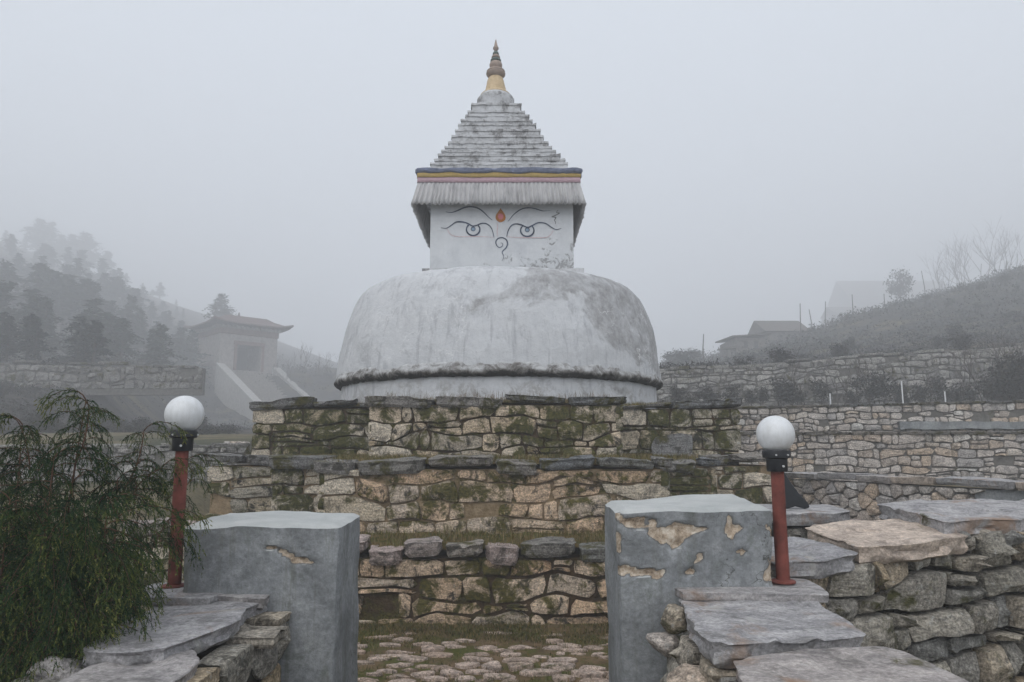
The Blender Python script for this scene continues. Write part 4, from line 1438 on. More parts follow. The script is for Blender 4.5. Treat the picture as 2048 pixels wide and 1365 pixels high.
# block behind the lamp with its slab and the black flap leaning there
WB = thing('stone_pier', (2.05, 5.35, 0), 'low stone pier with a grey slab behind the right lamp post', 'wall')
me, _ = box_mesh(1.75, 2.25, 5.1, 5.7, -.05, 1.11, M['shadowcore'], 0.15, 0.02, 5, 3)
obj('core', me, WB, -WB.location)
r = random.Random(3)
lay(WB, rubble(0.5, 1.1, 0.2, 1.3, r, 0.012), (1.75, 5.09, 0), (1, 0), M['dry'], r, 0.05, 0.05, (0.1, 0.25), 1, 0, npt=14)
slab('slab', [(1.72, 5.0), (2.1, 4.98), (2.28, 5.15), (2.36, 5.7), (1.75, 5.8)], 1.195, 0.085, M['slab'], 33, WB, WB.location, step=0.05)
A = Acc()
b0 = Vector((1.885, 5.3, 1.197))
prof2 = [(-0.10, 0.0), (0.02, 0.0), (0.09, 0.02), (0.17, 0.0), (0.215, 0.01), (0.20, 0.05), (0.12, 0.14), (0.05, 0.24), (0.0, 0.33), (-0.03, 0.34), (-0.08, 0.2)]
prof2 = [(x_ * .8, z_ * .8) for x_, z_ in prof2]
Vf = [(x_, -0.02, z_) for x_, z_ in prof2] + [(x_, 0.03, z_ * .98) for x_, z_ in prof2]
n = len(prof2)
Ff = [tuple(range(n)), tuple(range(2 * n - 1, n - 1, -1))] + [(i, n + i, n + (i + 1) % n, (i + 1) % n) for i in range(n)]
o = obj('black_flap', mesh('black_flap', Vf, Ff, M['blackmetal'], False), None, b0)
bv = o.modifiers.new('b', 'BEVEL')
bv.width = 0.01
bv.segments = 2
tag(o, 'black wedge-shaped sheet propped on the slab behind the right lamp post', 'sheet')

# ------------------------------------------------------------------ enclosure wall along the stupa's right side
N0, N1 = Vector((3.70, 10.4, 0)), Vector((5.45, 5.1, 0))
WN = thing('dry_stone_wall', (4.5, 7.8, 0), 'low rubble wall with pale cap slabs receding along the right side of the stupa', 'wall')
obox(WN, N0, N1, 0.45, -0.05, 1.2, 1.2, M['rubblecore'], 0.02)
r = random.Random(29)
nu = (N1 - N0).normalized()
nn = Vector((nu.y, -nu.x, 0))
Ln = (N1 - N0).length
lay(WN, [c for c in rubble(Ln, 0.62, 0.155, 1.3, r, 0.008) if not (3.0 < c[:, 0].mean() < 4.6 and c[:, 1].mean() > 0.28)], N0 + Vector((0, 0, .6)), nu, M['pale'], r, 0.08, 0.035, (0.1, 0.25), 1, 0, npt=13)
me, _ = box_mesh(0, 1.75, 0, 0.1, 0.86, 1.215, pillar_mat('grey_wall_render', 0.3), 0.05, 0.012, 5, 4)
o = obj('render_patch', me, WN)
o.location = (N0 + nu * 2.92 + nn * 0.0) - WN.location
o.rotation_euler = (0, 0, math.atan2(nu.y, nu.x))
s = 0.0
while s < Ln:
    w_ = r.uniform(0.5, 1.0)
    e_ = min(Ln, s + w_)
    pts = [N0 + nu * (s + .01) + nn * r.uniform(.04, .09), N0 + nu * (e_ - .01) + nn * r.uniform(.04, .09), N0 + nu * (e_ - .01) - nn * .5, N0 + nu * (s + .01) - nn * .5]
    slab('capstone', pts, 1.30 + r.uniform(-.015, .015), 0.075, r.choice([M['slab'], M['slab'], M['slab_warm']]), s * 7 + 2, WN, WN.location, (r.uniform(-.03, .03), r.uniform(-.02, .02)), step=0.07, layers=3)
    s = e_

# ------------------------------------------------------------------ terrace walls on the right hillside


def hill_wall(label, x0, x1, y, z0, zl, zr, ch, asp, mat, seed, capz=0.05, core=None, proud=0.03, cap=True, rag=0.0, wob=0.0):
    root = thing('terrace_wall', ((x0 + x1) / 2, y, z0), label, 'wall', 'stepped retaining walls on the hillsides')
    r = random.Random(seed)
    L = x1 - x0
    obox(root, Vector((x0, y, 0)), Vector((x1, y, 0)), 0.3, z0 - 0.3, zl - .04, zr - .04, core or M['rubblecore'], 0.02)
    H = (zl + zr) / 2 - z0
    cells = courses(L, H, ch, asp, r, amp=0.34, drop=0.04, split=0.16, gap=ch * 0.075)
    out = []
    for c in cells:
        c = c.copy()
        top = np.interp(c[:, 0], [0, L], [zl, zr]) - z0
        c[:, 1] = c[:, 1] * top / H
        out.append(c)
    lay(root, out, (x0, y, z0), (1, 0), mat, r, 0.06, proud, (0.16, 0.3), 1, 0, npt=11)
    if cap:
        s = 0.0
        while s < L:
            w_ = r.uniform(2.2, 5.0) * ch
            e_ = min(L, s + w_)
            zc_ = np.interp((s + e_) / 2, [0, L], [zl, zr])
            slab('capstone', [(x0 + s + .01, y - r.uniform(.03, .1)), (x0 + e_ - .01, y - r.uniform(.03, .1)), (x0 + e_ - .01, y + .35), (x0 + s + .01, y + .35)], zc_ + capz + r.uniform(-rag, rag),
                 capz * r.uniform(1.0, 1.6), M['cap'] if mat not in (M['far'], M['far_dark']) else mat, s * 3 + seed, root, root.location, ((zr - zl) / L, 0), step=0.12, layers=2, jit=0.02)
            s = e_
    return root


hill_wall('nearest pale coursed retaining wall on the right hillside, just behind the enclosure wall', 2.9, 9.9, 13.0, 1.0, 1.86, 1.88, 0.122, 1.9, M['pale'], 41, 0.04)
WBB = hill_wall('second pale retaining wall up the right hillside with a grey rendered stretch', 3.2, 11.6, 15.5, 1.9, 2.40, 2.60, 0.125, 1.9, M['pale'], 43, 0.04)
me, _ = box_mesh(0, 3.4, 0, 0.12, 0, 0.15, pillar_mat('dark_wall_render', 0.2), 0.08, 0.015, 4, 8)
o = obj('render_patch', me, WBB, Vector((7.9, 15.38, 2.02)) - WBB.location)
hill_wall('tall misty retaining wall with scrub before it, uppermost on the right hillside', 4.3, 21.0, 28.0, 3.15, 4.42, 5.56, 0.245, 1.75, M['far'], 47, 0.08, proud=0.06, rag=0.08)
hill_wall('ragged misty rubble wall below the dark wood on the left hillside', -29.0, -16.0, 38.7, 4.7, 6.05, 5.8, 0.36, 1.5, M['far_dark'], 53, 0.1, proud=0.09, rag=0.15)
hill_wall('low grey field wall behind the left lamp and the conifer', -10.6, -4.9, 14.4, 0.98, 1.62, 1.66, 0.15, 1.7, M['far'], 59, 0.05, proud=0.035, rag=0.03)
r = random.Random(8)
for i in range(4):
    q = at(450 + i * 13, 888, 14.45)
    o = boulder('rock', (q.x, 14.55, 1.72), (0.09, 0.08, 0.055), M['pale'], i * 2.2 + 1)
    tag(o, 'pale loose stone lying on the low field wall left of the terraces', 'rock', 'pale stones on the field wall')

# slate square leaning against the top terrace, dark stone by its left corner
sq = at(1345, 888, CY - 3.19 - 0.05)
me = slab_mesh([(-.27, -.14), (.24, -.15), (.26, .13), (.1, .15), (-.22, .10), (-.28, .0)], 0.035, M['cap'], 4, 0.05, 0.006)
o = obj('leaning_slate', me, None, (sq.x, sq.y - 0.03, 1.665))
o.rotation_euler = (R(78), 0, 0)
tag(o, 'squarish blue-grey slate leaning against the right end of the top terrace', 'slab')
q = at(505, 880, CY - 3.0)
me = slab_mesh([(-.2, -.04), (.2, -.06), (.22, .05), (-.18, .05)], 0.05, M['cap'], 14, 0.04, 0.012)
o = obj('leaning_stone', me, None, (q.x - 0.02, q.y, 1.62))
o.rotation_euler = (R(90), R(-58), 0)
tag(o, 'narrow dark stone leaning at the left corner of the top terrace', 'rock')

# ------------------------------------------------------------------ stone path
k = NM('mossy_path_earth', 0.95, 0.1)
p = k.pos()
c = k.ramp(k.noise(p, 7, 6, 0.7), [(0.3, (0.07, 0.05, 0.026)), (0.7, (0.19, 0.13, 0.075))])
c = k.mix(k.mask(k.noise(p, 3, 5, 0.7), 0.45, 0.58), c, k.ramp(k.noise(p, 40, 4, .7), [(0.3, (0.04, 0.045, 0.012)), (0.7, (0.11, 0.11, 0.03))]))
k.bump(k.noise(p, 30, 5, 0.7), 1.0, 0.02)
M['patha'] = k.color(c)
st = 0.08
gx, gy = np.arange(-2.3, 2.31, st), np.arange(-1.0, 7.0, st)
X, Y = np.meshgrid(gx, gy)
Z = 0.03 + 0.02 * fbm(X * 2.5, Y * 2.5, 3, 3) + 0.05 * sstep(6.55, 6.95, Y)
ii_, jj_ = np.meshgrid(np.arange(len(gx) - 1), np.arange(len(gy) - 1))
a0 = (jj_ * len(gx) + ii_).ravel()
path = obj('path', tri_mesh('path', np.column_stack([X.ravel(), Y.ravel(), Z.ravel()]), np.column_stack([a0, a0 + 1, a0 + 1 + len(gx), a0 + len(gx)]), M['patha'], True))
tag(path, 'path of small worn stones set in mossy earth', None, None, 'structure')
r = random.Random(77)
cells = rubble(3.6, 2.6, 0.155, 1.8, r, 0.02, 0.7)
for c in cells:
    if abs(poly_area(c)) < 0.003 or r.random() < 0.16:
        continue
    if poly_area(c) < 0:
        c = c[::-1]
    Q = chaikin(c, 1, r.uniform(.06, .2))
    Q = resample(Q, np.linalg.norm(np.diff(np.vstack([Q, Q[:1]]), axis=0), axis=1).sum() / 13)
    m = Q.mean(0)
    wx, wy = -1.95 + m[0], 4.15 + m[1]
    if wy > 6.72 or (wy > 6.35 and r.random() < 0.45):
        continue
    Vv, Ff = stone_geo((Q - m) * r.uniform(.72, 1.0), 0.05, 0.014, r.uniform(0, 99))
    Vv = [(a_, c_, b_) for a_, b_, c_ in Vv]
    Ff = [tuple(reversed(f_)) for f_ in Ff]
    obj('paving_stone', mesh('paving_stone', Vv, Ff, M['paving'], True, 60), path, (wx, wy, 0.035 + 0.02 * float(fbm(wx * 2.5, wy * 2.5, 3, 3)) + r.uniform(-.004, .012)))
pr = np.random.default_rng(5)
pts = []
for _ in range(5200):
    x_, y_ = pr.uniform(-2.2, 2.2), 6.9 - abs(pr.normal(0, 0.25))
    if pr.random() < 0.35:
        y_ = pr.uniform(4.5, 6.8)
    if vnoise(x_ * 3, y_ * 3, 4) > pr.uniform(-1, .35):
        pts.append((x_, y_, 0.03 + 0.05 * float(sstep(6.55, 6.95, y_))))
o = obj('path_grass', blades(pts, 0.034, M['green_grass'], 3, 6, 0.005, 1.3, 0.035))
tag(o, 'short moss and grass along the foot of the lowest terrace', 'grass', None, 'stuff')
# mossy stones fallen at the foot
# weeds at the foot of the dome
pts = [(CX + pr.uniform(-1.4, 1.5), CY - 3.3 + pr.uniform(-.5, .3), ZT[2] - .02) for _ in range(170)]
o = obj('weeds', blades(pts, 0.13, M['weed'], 8, 5, 0.005, 0.5, 0.03))
tag(o, 'thin dry weeds on the top terrace at the foot of the dome', 'weeds', None, 'stuff')

# ------------------------------------------------------------------ misty gatehouse with its stair
M['gh_wall'] = plain('gatehouse_wall', (0.30, 0.27, 0.25), 0.9, 0.1, 0.3, 2.5, 0.03)
M['gh_red'] = plain('gatehouse_red_frieze', (0.19, 0.12, 0.105), 0.85, 0.1, 0.3, 3)  # frieze and doorway colours muted, mist painted in to soften their contrast
M['gh_roof'] = plain('gatehouse_roof', (0.14, 0.10, 0.095), 0.85, 0.15, 0.3, 3)
M['gh_dark'] = plain('gatehouse_doorway', (0.09, 0.08, 0.08), 0.9, 0.1)
M['white_rail'] = plain('pale_stair_wall', (0.36, 0.35, 0.335), 0.9, 0.1, 0.2, 3)
M['steps'] = plain('stair_stone', (0.25, 0.23, 0.21), 0.9, 0.1, 0.3, 4)


def wbox(name, x0, x1, y0, y1, z0, z1, mat, parent, bev=0.02):
    V = [(x_, y_, z_) for z_ in (z0, z1) for x_, y_ in ((x0, y0), (x1, y0), (x1, y1), (x0, y1))]
    F = [(3, 2, 1, 0), (4, 5, 6, 7), (0, 1, 5, 4), (1, 2, 6, 5), (2, 3, 7, 6), (3, 0, 4, 7)]
    o = obj(name, mesh(name, V, F, mat, False), parent)
    if bev:
        b = o.modifiers.new('b', 'BEVEL')
        b.width = bev
    return o


gq = at(472, 745, 100.0)
GH = thing('gatehouse', (gq.x, 100.0, gq.z), 'misty gatehouse with a flared hipped roof above a long stair, far left', 'building')
GH.rotation_euler = (0, 0, R(43))
GH.scale = (2.2, 2.2, 2.2)
w2 = 1.75
wbox('wall', -w2, -0.75, -w2, w2, -3.0, 2.05, M['gh_wall'], GH)
wbox('wall', 0.75, w2, -w2, w2, -3.0, 2.05, M['gh_wall'], GH)
wbox('wall', -0.75, 0.75, -w2 + .02, w2 - .02, 1.55, 2.05, M['gh_wall'], GH)
wbox('wall', -0.75, 0.75, 0.2, w2 - .03, -3.0, 1.55, M['gh_dark'], GH)
wbox('threshold', -0.75, 0.75, -w2 + .01, 0.2, -3.0, -0.05, M['steps'], GH)
wbox('lintel', -0.95, 0.95, -w2 - .08, -w2 - .005, 1.45, 1.68, M['gh_red'], GH)
for s in (-1, 1):
    wbox('door_jamb', min(s * .75, s * .92), max(s * .75, s * .92), -w2 - .06, -w2 - .005, -0.05, 1.448, M['gh_red'], GH)
wbox('frieze', -w2 - .05, w2 + .05, -w2 - .05, w2 + .05, 2.06, 2.40, M['gh_red'], GH)
wbox('cornice', -w2 - .16, w2 + .16, -w2 - .16, w2 + .16, 2.403, 2.52, M['gh_wall'], GH)
for i in range(13):
    x_ = -w2 + i * (2 * w2 / 12)
    wbox('bracket', x_ - .06, x_ + .06, -w2 - .3, -w2 - .165, 2.41, 2.54, M['gh_wall'], GH, 0)
    wbox('bracket', -w2 - .3, -w2 - .165, x_ - .06, x_ + .06, 2.41, 2.54, M['gh_wall'], GH, 0)
V, F = [], []
rows = [(2.45, 2.60, 0.10), (2.43, 2.70, 0.10), (2.05, 2.80, 0.02), (1.6, 3.02, 0), (1.25, 3.26, 0)]
for h_, z_, up in rows:
    for s in range(4):
        for i in range(8):
            t = i / 8
            u_ = (2 * t - 1) * h_
            zz_ = z_ + up * 2 * abs(2 * t - 1) ** 4
            x_, y_ = [(u_, -h_), (h_, u_), (-u_, h_), (-h_, -u_)][s]
            V.append((x_, y_ * 0.98, zz_))
for ri in range(len(rows) - 1):
    for j in range(32):
        j2 = (j + 1) % 32
        F.append((ri * 32 + j, ri * 32 + j2, (ri + 1) * 32 + j2, (ri + 1) * 32 + j))
F += [tuple(range(128, 160)), tuple(range(31, -1, -1))]
rf = obj('roof', mesh('roof', V, F, M['gh_roof'], False), GH)
tube('roof_finial', [(0, 0, 3.2), (0, 0, 3.4), (0, 0, 3.7)], [0.12, 0.09, 0.02], M['gh_roof'], rf, 8)
# stair in front: runs down along local -y
n_st = 16
run, rise = 0.36, 0.17
for i in range(n_st):
    wbox('step', -1.45, 1.45, -w2 - run * (i + 1), -w2 - run * i - 0.004, -4.6, -0.08 - rise * (i + 1), M['steps'], GH, 0)
for s in (-1, 1):
    x0, x1 = (-1.95, -1.46) if s < 0 else (1.46, 1.95)
    y0, y1 = -w2 - 0.05, -w2 - run * n_st - 0.3
    dz = rise * n_st + 0.1
    V = [(x0, y0, -4.6), (x1, y0, -4.6), (x1, y0, 0.28), (x0, y0, 0.28), (x0, y1, -4.6), (x1, y1, -4.6), (x1, y1, .28 - dz), (x0, y1, .28 - dz)]
    F = [(0, 1, 2, 3), (5, 4, 7, 6), (3, 2, 6, 7), (1, 5, 6, 2), (4, 0, 3, 7)]
    F = [tuple(reversed(f_)) for f_ in F]
    obj('stair_wall', mesh('stair_wall', V, F, M['white_rail'], False), GH)

# ------------------------------------------------------------------ trees of the misty wood
M['needle'] = tint_mat('far_needles', [(0.0, (0.012, 0.019, 0.018)), (0.6, (0.024, 0.034, 0.028)), (1.0, (0.045, 0.052, 0.038))])
M['bark'] = plain('dark_bark', (0.07, 0.055, 0.045), 0.9, 0.1, 0.3, 12, 0.02)


def conifer_mesh(seed, H=7.0, W=2.2, dens=1.0, open_=0.12):
    r = np.random.default_rng(seed)
    V, F, T = [], [], []
    n = 0
    nb = int(95 * dens)
    for b in range(nb):
        f = open_ + (1 - open_) * (b / nb) ** 0.9
        z = H * f
        L = W * (1 - f) ** 0.75 * r.uniform(0.55, 1.15) * (0.8 + 0.35 * math.sin(f * 19 + seed)) + 0.15
        az = r.uniform(0, 2 * math.pi)
        d = np.array([math.cos(az), math.sin(az), 0])
        m = max(7, int(L * 17))
        t = r.uniform(0.12, 1, m)
        c = d * (L * t)[:, None] + np.column_stack([np.zeros(m), np.zeros(m), z + 0.12 * L * t - 0.42 * L * t ** 2])
        c = c + r.normal(0, 0.075, (m, 3))
        s = r.uniform(0.09, 0.2, m) * (1.1 - 0.4 * t)
        for q in range(3):
            V.append(c + r.normal(0, 1, (m, 3)) * s[:, None] * [1.3, 1.3, 0.8])
            T.append(np.clip(r.normal(0.45, 0.25, m), 0, 1))
        ix = n + np.arange(m)
        F.append(np.column_stack([ix, ix + m, ix + 2 * m]))
        n += 3 * m
    return np.concatenate(V), np.concatenate(F), np.concatenate(T)


protos = []
for i, (H, W, d_, op) in enumerate([(7.5, 2.3, 1.1, 0.1), (6.5, 2.6, 1.0, 0.22), (8.0, 1.9, 1.0, 0.08), (6.0, 2.7, 1.1, 0.3)]):
    V, F, T = conifer_mesh(100 + i, H, W, d_, op)
    cm = tri_mesh('crown', V, F, M['needle'], False, T)
    tv, tf = tube_geo([(0, 0, -0.6), (0.03, 0, H * .4), (0, 0.02, H * .97)], [0.17, 0.11, 0.02], 6)
    protos.append((cm, mesh('trunk', tv, tf, M['bark']), H))


def tree(x, y, H, kind, rot, label, group, zoff=0.0, wide=1.0):
    cm, tm, h0 = protos[kind]
    s = H / h0
    root = thing('conifer', (x, y, float(hgt(x, y)) + zoff), label, 'tree', group)
    root.rotation_euler = (0, 0, rot)
    root.scale = (s * wide, s * wide, s)
    obj('crown', cm, root)
    obj('trunk', tm, root)
    return root


def far(Y_):
    return Y_ if Y_ < 24 else back(24 + (Y_ - 24) * 1.9)


ORD = ['first', 'second', 'third', 'fourth', 'fifth', 'sixth', 'seventh', 'eighth', 'ninth', 'tenth', 'eleventh', 'twelfth', 'thirteenth', 'fourteenth', 'fifteenth', 'sixteenth', 'seventeenth', 'eighteenth', 'nineteenth', 'twentieth', 'twenty-first', 'twenty-second', 'twenty-third', 'twenty-fourth', 'twenty-fifth', 'twenty-sixth', 'twenty-seventh', 'twenty-eighth', 'twenty-ninth', 'thirtieth'] + ['%s-%s' % (t_, u_) for t_ in ('thirty', 'forty') for u_ in ('first', 'second', 'third', 'fourth', 'fifth', 'sixth', 'seventh', 'eighth', 'ninth')]


def count_labels(group, text):
    """single out the members of a group by their order in the picture, from the left"""
    m = sorted((o for o in COL.objects if o.get('group') == group), key=lambda o: o.location.x / o.location.y)
    for i, o in enumerate(m):
        o['label'] = ('leftmost' if i == 0 else 'rightmost' if i == len(m) - 1 else ORD[i]) + ' ' + text if i in (0, len(m) - 1) else ORD[i] + ' ' + text


r = random.Random(61)
spots_ = []
SKY_ = [(-40, 425), (0, 438), (130, 470), (200, 512), (300, 572), (370, 622), (400, 645)]
# rows of trees one behind the other, each a little higher on the slope: (distance, share of the height of the wood, first and last pixel, spacing)
for Y_, f_, p0, p1, dp in ((48, 0.38, -15, 230, 34), (66, 0.54, -10, 320, 30), (92, 0.68, -20, 395, 28), (128, 0.80, -5, 400, 26), (175, 0.91, -15, 400, 25), (240, 1.02, -10, 395, 25)):
    px_ = p0
    while px_ < p1:
        top_ = 735 - (735 - np.interp(px_, [q_[0] for q_ in SKY_], [q_[1] for q_ in SKY_])) * f_ * r.uniform(0.86, 1.06)
        X_ = (px_ - 1024) / 1500 * Y_
        H_ = at(px_, top_, Y_).z - float(hgt(X_, Y_))
        if H_ > 1.6:
            spots_.append((X_, Y_ + r.uniform(-2.5, 2.5), min(H_, Y_ * 0.13)))
        px_ += dp * r.uniform(0.8, 1.25)
for i, (X_, Y_, H_) in enumerate(spots_):
    if Y_ < 78:
        lb, gp = 'dark conifer in the nearest clump of the wood at the left edge', 'near dark conifers at the left edge'
    elif Y_ < 150:
        lb, gp = 'grey conifer halfway up the misty left slope', 'conifers halfway up the left slope'
    else:
        lb, gp = 'pale conifer fading into the fog along the crest of the left hill', 'conifers on the foggy left crest'
    tree(X_, Y_, H_, r.randrange(4), r.uniform(0, 6.3), lb, gp, wide=r.uniform(1.4, 2.2))
q = at(440, 640, 130)
tree(q.x, 130, 9.5, 1, 1.0, 'lone misty conifer rising behind the gatehouse roof', None, wide=1.5)

# ------------------------------------------------------------------ shrubs, bare trees and scrub
M['twig'] = plain('grey_brown_twigs', (0.075, 0.06, 0.055), 0.9, 0.1, 0.2, 10)
M['scrubleaf'] = tint_mat('scrub_leaves', [(0.0, (0.016, 0.020, 0.019)), (0.6, (0.038, 0.039, 0.036)), (1.0, (0.072, 0.063, 0.056))])


def bare_geo(seed, H, lv=4, spread=0.55, thick=0.02):
    r = random.Random(seed)
    A = Acc()
    tips = []

    def grow(p, d, L, rad, k_):
        pts, rads = [p], [rad]
        q = p.copy()
        for i in range(3):
            d = (d + Vector((r.uniform(-1, 1), r.uniform(-1, 1), r.uniform(-.3, .8))) * 0.16).normalized()
            q = q + d * (L / 3)
            pts.append(q.copy())
            rads.append(rad * (1 - 0.18 * (i + 1)))
        A.add(*tube_geo(pts, rads, 3))
        tips.append(q)
        if k_ > 0:
            for _ in range(r.choice((2, 3, 3))):
                e = (d + Vector((r.uniform(-1, 1), r.uniform(-1, 1), r.uniform(-.3, .9))) * spread * 1.3).normalized()
                b = pts[r.choice((1, 2, 3, 3))]
                grow(b.copy(), e, L * r.uniform(.55, .8), rad * 0.55, k_ - 1)
    for s in range(r.choice((2, 3, 4))):
        grow(Vector((r.uniform(-.1, .1) * H, r.uniform(-.1, .1) * H, -0.1)), Vector((r.uniform(-.4, .4), r.uniform(-.4, .4), 1)).normalized(), H * .42, thick, lv - 1)
    return A, tips


bare = []
for s in range(3):
    A, tips = bare_geo(200 + s, 2.0, 4, 0.6, 0.022)
    bare.append(mesh('branches', A.V, A.F, M['twig']))
shr = []
for s in range(3):
    A, tips = bare_geo(300 + s, 1.1, 4, 0.8, 0.014)
    rn = np.random.default_rng(s)
    tp = np.array([tuple(t) for t in tips])
    P = np.repeat(tp, 14, 0) + rn.normal(0, 0.07, (len(tp) * 14, 3))
    m = len(P)
    V = np.concatenate([P + rn.normal(0, 0.028, (m, 3)) for _ in range(3)])
    ix = np.arange(m)
    shr.append((mesh('stems', A.V, A.F, M['twig']), tri_mesh('foliage', V, np.column_stack([ix, ix + m, ix + 2 * m]), M['scrubleaf'], False, np.tile(rn.uniform(0, 1, m), 3))))


def bare_tree(x, y, H, kind, label, group, z=None):
    t = thing('bare_tree', (x, y, float(hgt(x, y)) if z is None else z), label, 'tree', group)
    t.scale = (H / 2.0,) * 3
    t.rotation_euler = (0, 0, rng.uniform(0, 6.3))
    obj('branches', bare[kind], t)
    return t


def shrub(x, y, H, kind, label, group, z=None, wide=1.0):
    t = thing('shrub', (x, y, float(hgt(x, y)) if z is None else z), label, 'shrub', group)
    t.scale = (H / 1.1 * wide, H / 1.1 * wide, H / 1.1)
    t.rotation_euler = (0, 0, rng.uniform(0, 6.3))
    obj('stems', shr[kind][0], t)
    obj('foliage', shr[kind][1], t)
    return t


for i, px_ in enumerate([1360, 1390, 1412, 1430, 1448, 1465, 1500, 1525, 1560, 1580, 1600, 1640, 1700, 1730, 1765, 1800, 1840, 1880, 1915, 1950, 1985, 2015, 2040]):
    Y_ = rng.uniform(25.8, 27.5)
    shrub((px_ - 1024) / 1500 * Y_, Y_, rng.choice((.6, .75, .95, 1.15)), i % 3, 'dark leafy scrub at the foot of the uppermost right wall', 'scrub before the uppermost right wall', wide=1.1)
for i, px_ in enumerate([1600, 1680, 1745, 1850, 1900, 1960, 1990, 2020, 2035, 2046]):
    Y_ = rng.uniform(26.2, 27.5)
    bare_tree((px_ - 1024) / 1500 * Y_, Y_, rng.uniform(1.6, 2.6) if px_ < 1950 else rng.uniform(2.4, 3.4), i % 3, 'thin leafless sapling before the uppermost right wall', 'leafless saplings before the uppermost right wall')
for i in range(8):
    Y_ = rng.uniform(23.5, 26)
    shrub((rng.uniform(2000, 2060) - 1024) / 1500 * Y_, Y_, rng.uniform(1.0, 1.9), i % 3, 'tall dark shrub in the thicket at the right edge', 'thicket at the right edge')
for i in range(24):
    px_, Y_ = rng.uniform(1480, 2040), rng.uniform(31, 80)
    shrub((px_ - 1024) / 1500 * Y_, Y_, rng.uniform(.5, 1.1), i % 3, 'low scrubby bush on the misty right slope', 'bushes on the misty right slope', wide=1.5)
for i in range(20):
    px_, Y_ = rng.uniform(5, 420), rng.uniform(25, 37)
    shrub((px_ - 1024) / 1500 * Y_, Y_, rng.uniform(.35, .8), i % 3, 'low scrubby bush on the bank below the left rubble wall', 'bushes on the left bank', wide=1.6)
for i, px_ in enumerate([560, 575, 598, 612, 634, 650, 664]):
    Y_ = rng.uniform(92, 112)
    bare_tree((px_ - 1024) / 1500 * Y_, Y_, rng.uniform(3.2, 5.0), i % 3, 'bare misty sapling on the ridge between gatehouse and dome', 'bare saplings on the ridge by the gatehouse')
for i, px_ in enumerate([1345, 1352, 1372, 1395]):
    Y_ = rng.uniform(72, 86)
    shrub((px_ - 1024) / 1500 * Y_, Y_, rng.uniform(1.6, 2.8), i % 3, 'misty bush on the ridge just right of the dome', 'bushes on the ridge right of the dome', wide=1.6)
q = at(1808, 600, 126)
shrub(q.x, 126, 6.8, 1, 'round misty bush on the skyline before the distant long house', None, wide=0.85)
for i, (px_, Y_, H_) in enumerate([(1905, 70, 5), (1925, 72, 5.5), (1950, 74, 6), (1975, 76, 7.5), (1995, 72, 6.5), (2020, 70, 6), (2040, 72, 7), (1890, 80, 6.5), (1960, 85, 8)]):
    Y_, H_ = far(Y_), H_ * far(Y_) / Y_
    bare_tree((px_ - 1024) / 1500 * Y_, Y_, H_, i % 3, 'tall bare tree fading into fog on the right skyline', 'bare trees on the foggy right skyline')

# ------------------------------------------------------------------ huts, fence posts and stakes on the right slope
M['hut'] = plain('hut_stone', (0.17, 0.155, 0.14), 0.95, 0.1, 0.4, 3, 0.05)
M['thatch'] = plain('weathered_roofing', (0.12, 0.105, 0.095), 0.95, 0.1, 0.4, 4, 0.05)


def hut(name, label, px0, px1, ytop, ybot, Y, depth, roof_h, n_win, lean=False):
    a_, b_ = at(px0, ybot, Y), at(px1, ytop, Y)
    w, h = b_.x - a_.x, b_.z - a_.z - roof_h
    root = thing(name, ((a_.x + b_.x) / 2, Y, a_.z), label, 'building')
    t = 0.3
    # walls with real openings
    wn_ = [(-w / 2 + w * (i + 1) / (n_win + 1) - w * .07, -w / 2 + w * (i + 1) / (n_win + 1) + w * .07) for i in range(n_win)]
    xs_ = [-w / 2] + [v for p_ in wn_ for v in p_] + [w / 2]
    for i in range(0, len(xs_), 2):
        wbox('wall', xs_[i], xs_[i + 1], 0, t, -2, h, M['hut'], root, 0.03)
    for x0, x1 in wn_:
        wbox('wall', x0, x1, 0.01, t - .01, -2, h * .3, M['hut'], root, 0)
        wbox('lintel', x0, x1, 0.01, t - .01, h * .75, h - .01, M['hut'], root, 0)
        wbox('window', x0, x1, 0.14, 0.18, h * .3, h * .75, M['gh_dark'], root, 0)
    wbox('wall', -w / 2, -w / 2 + t, t + .003, depth, -2, h, M['hut'], root, 0.03)
    wbox('wall', w / 2 - t, w / 2, t + .003, depth, -2, h, M['hut'], root, 0.03)
    wbox('wall', -w / 2 + t + .003, w / 2 - t - .003, depth - t, depth - .003, -2, h, M['hut'], root, 0.03)
    ov = 0.4
    y0, y1 = -ov, depth + ov
    x0, x1 = -w / 2 - ov, w / 2 + ov
    if lean:
        V = [(x0, y0, h), (x1, y0, h + roof_h * .4), (x1, y1, h + roof_h), (x0, y1, h + roof_h * .5)]
        V = V + [(v[0], v[1], v[2] + .15) for v in V]
        F = [(3, 2, 1, 0), (4, 5, 6, 7), (0, 1, 5, 4), (1, 2, 6, 5), (2, 3, 7, 6), (3, 0, 4, 7)]
    else:
        ym = (y0 + y1) / 2
        V = [(x0, y0, h + .003), (x1, y0, h + .003), (x1, ym, h + roof_h), (x0, ym, h + roof_h), (x1, y1, h + .003), (x0, y1, h + .003)]
        F = [(0, 1, 2, 3), (3, 2, 4, 5), (0, 3, 5), (1, 4, 2), (5, 4, 1, 0)]
    obj('roof', mesh('roof', V, F, M['thatch'], False), root)
    return root


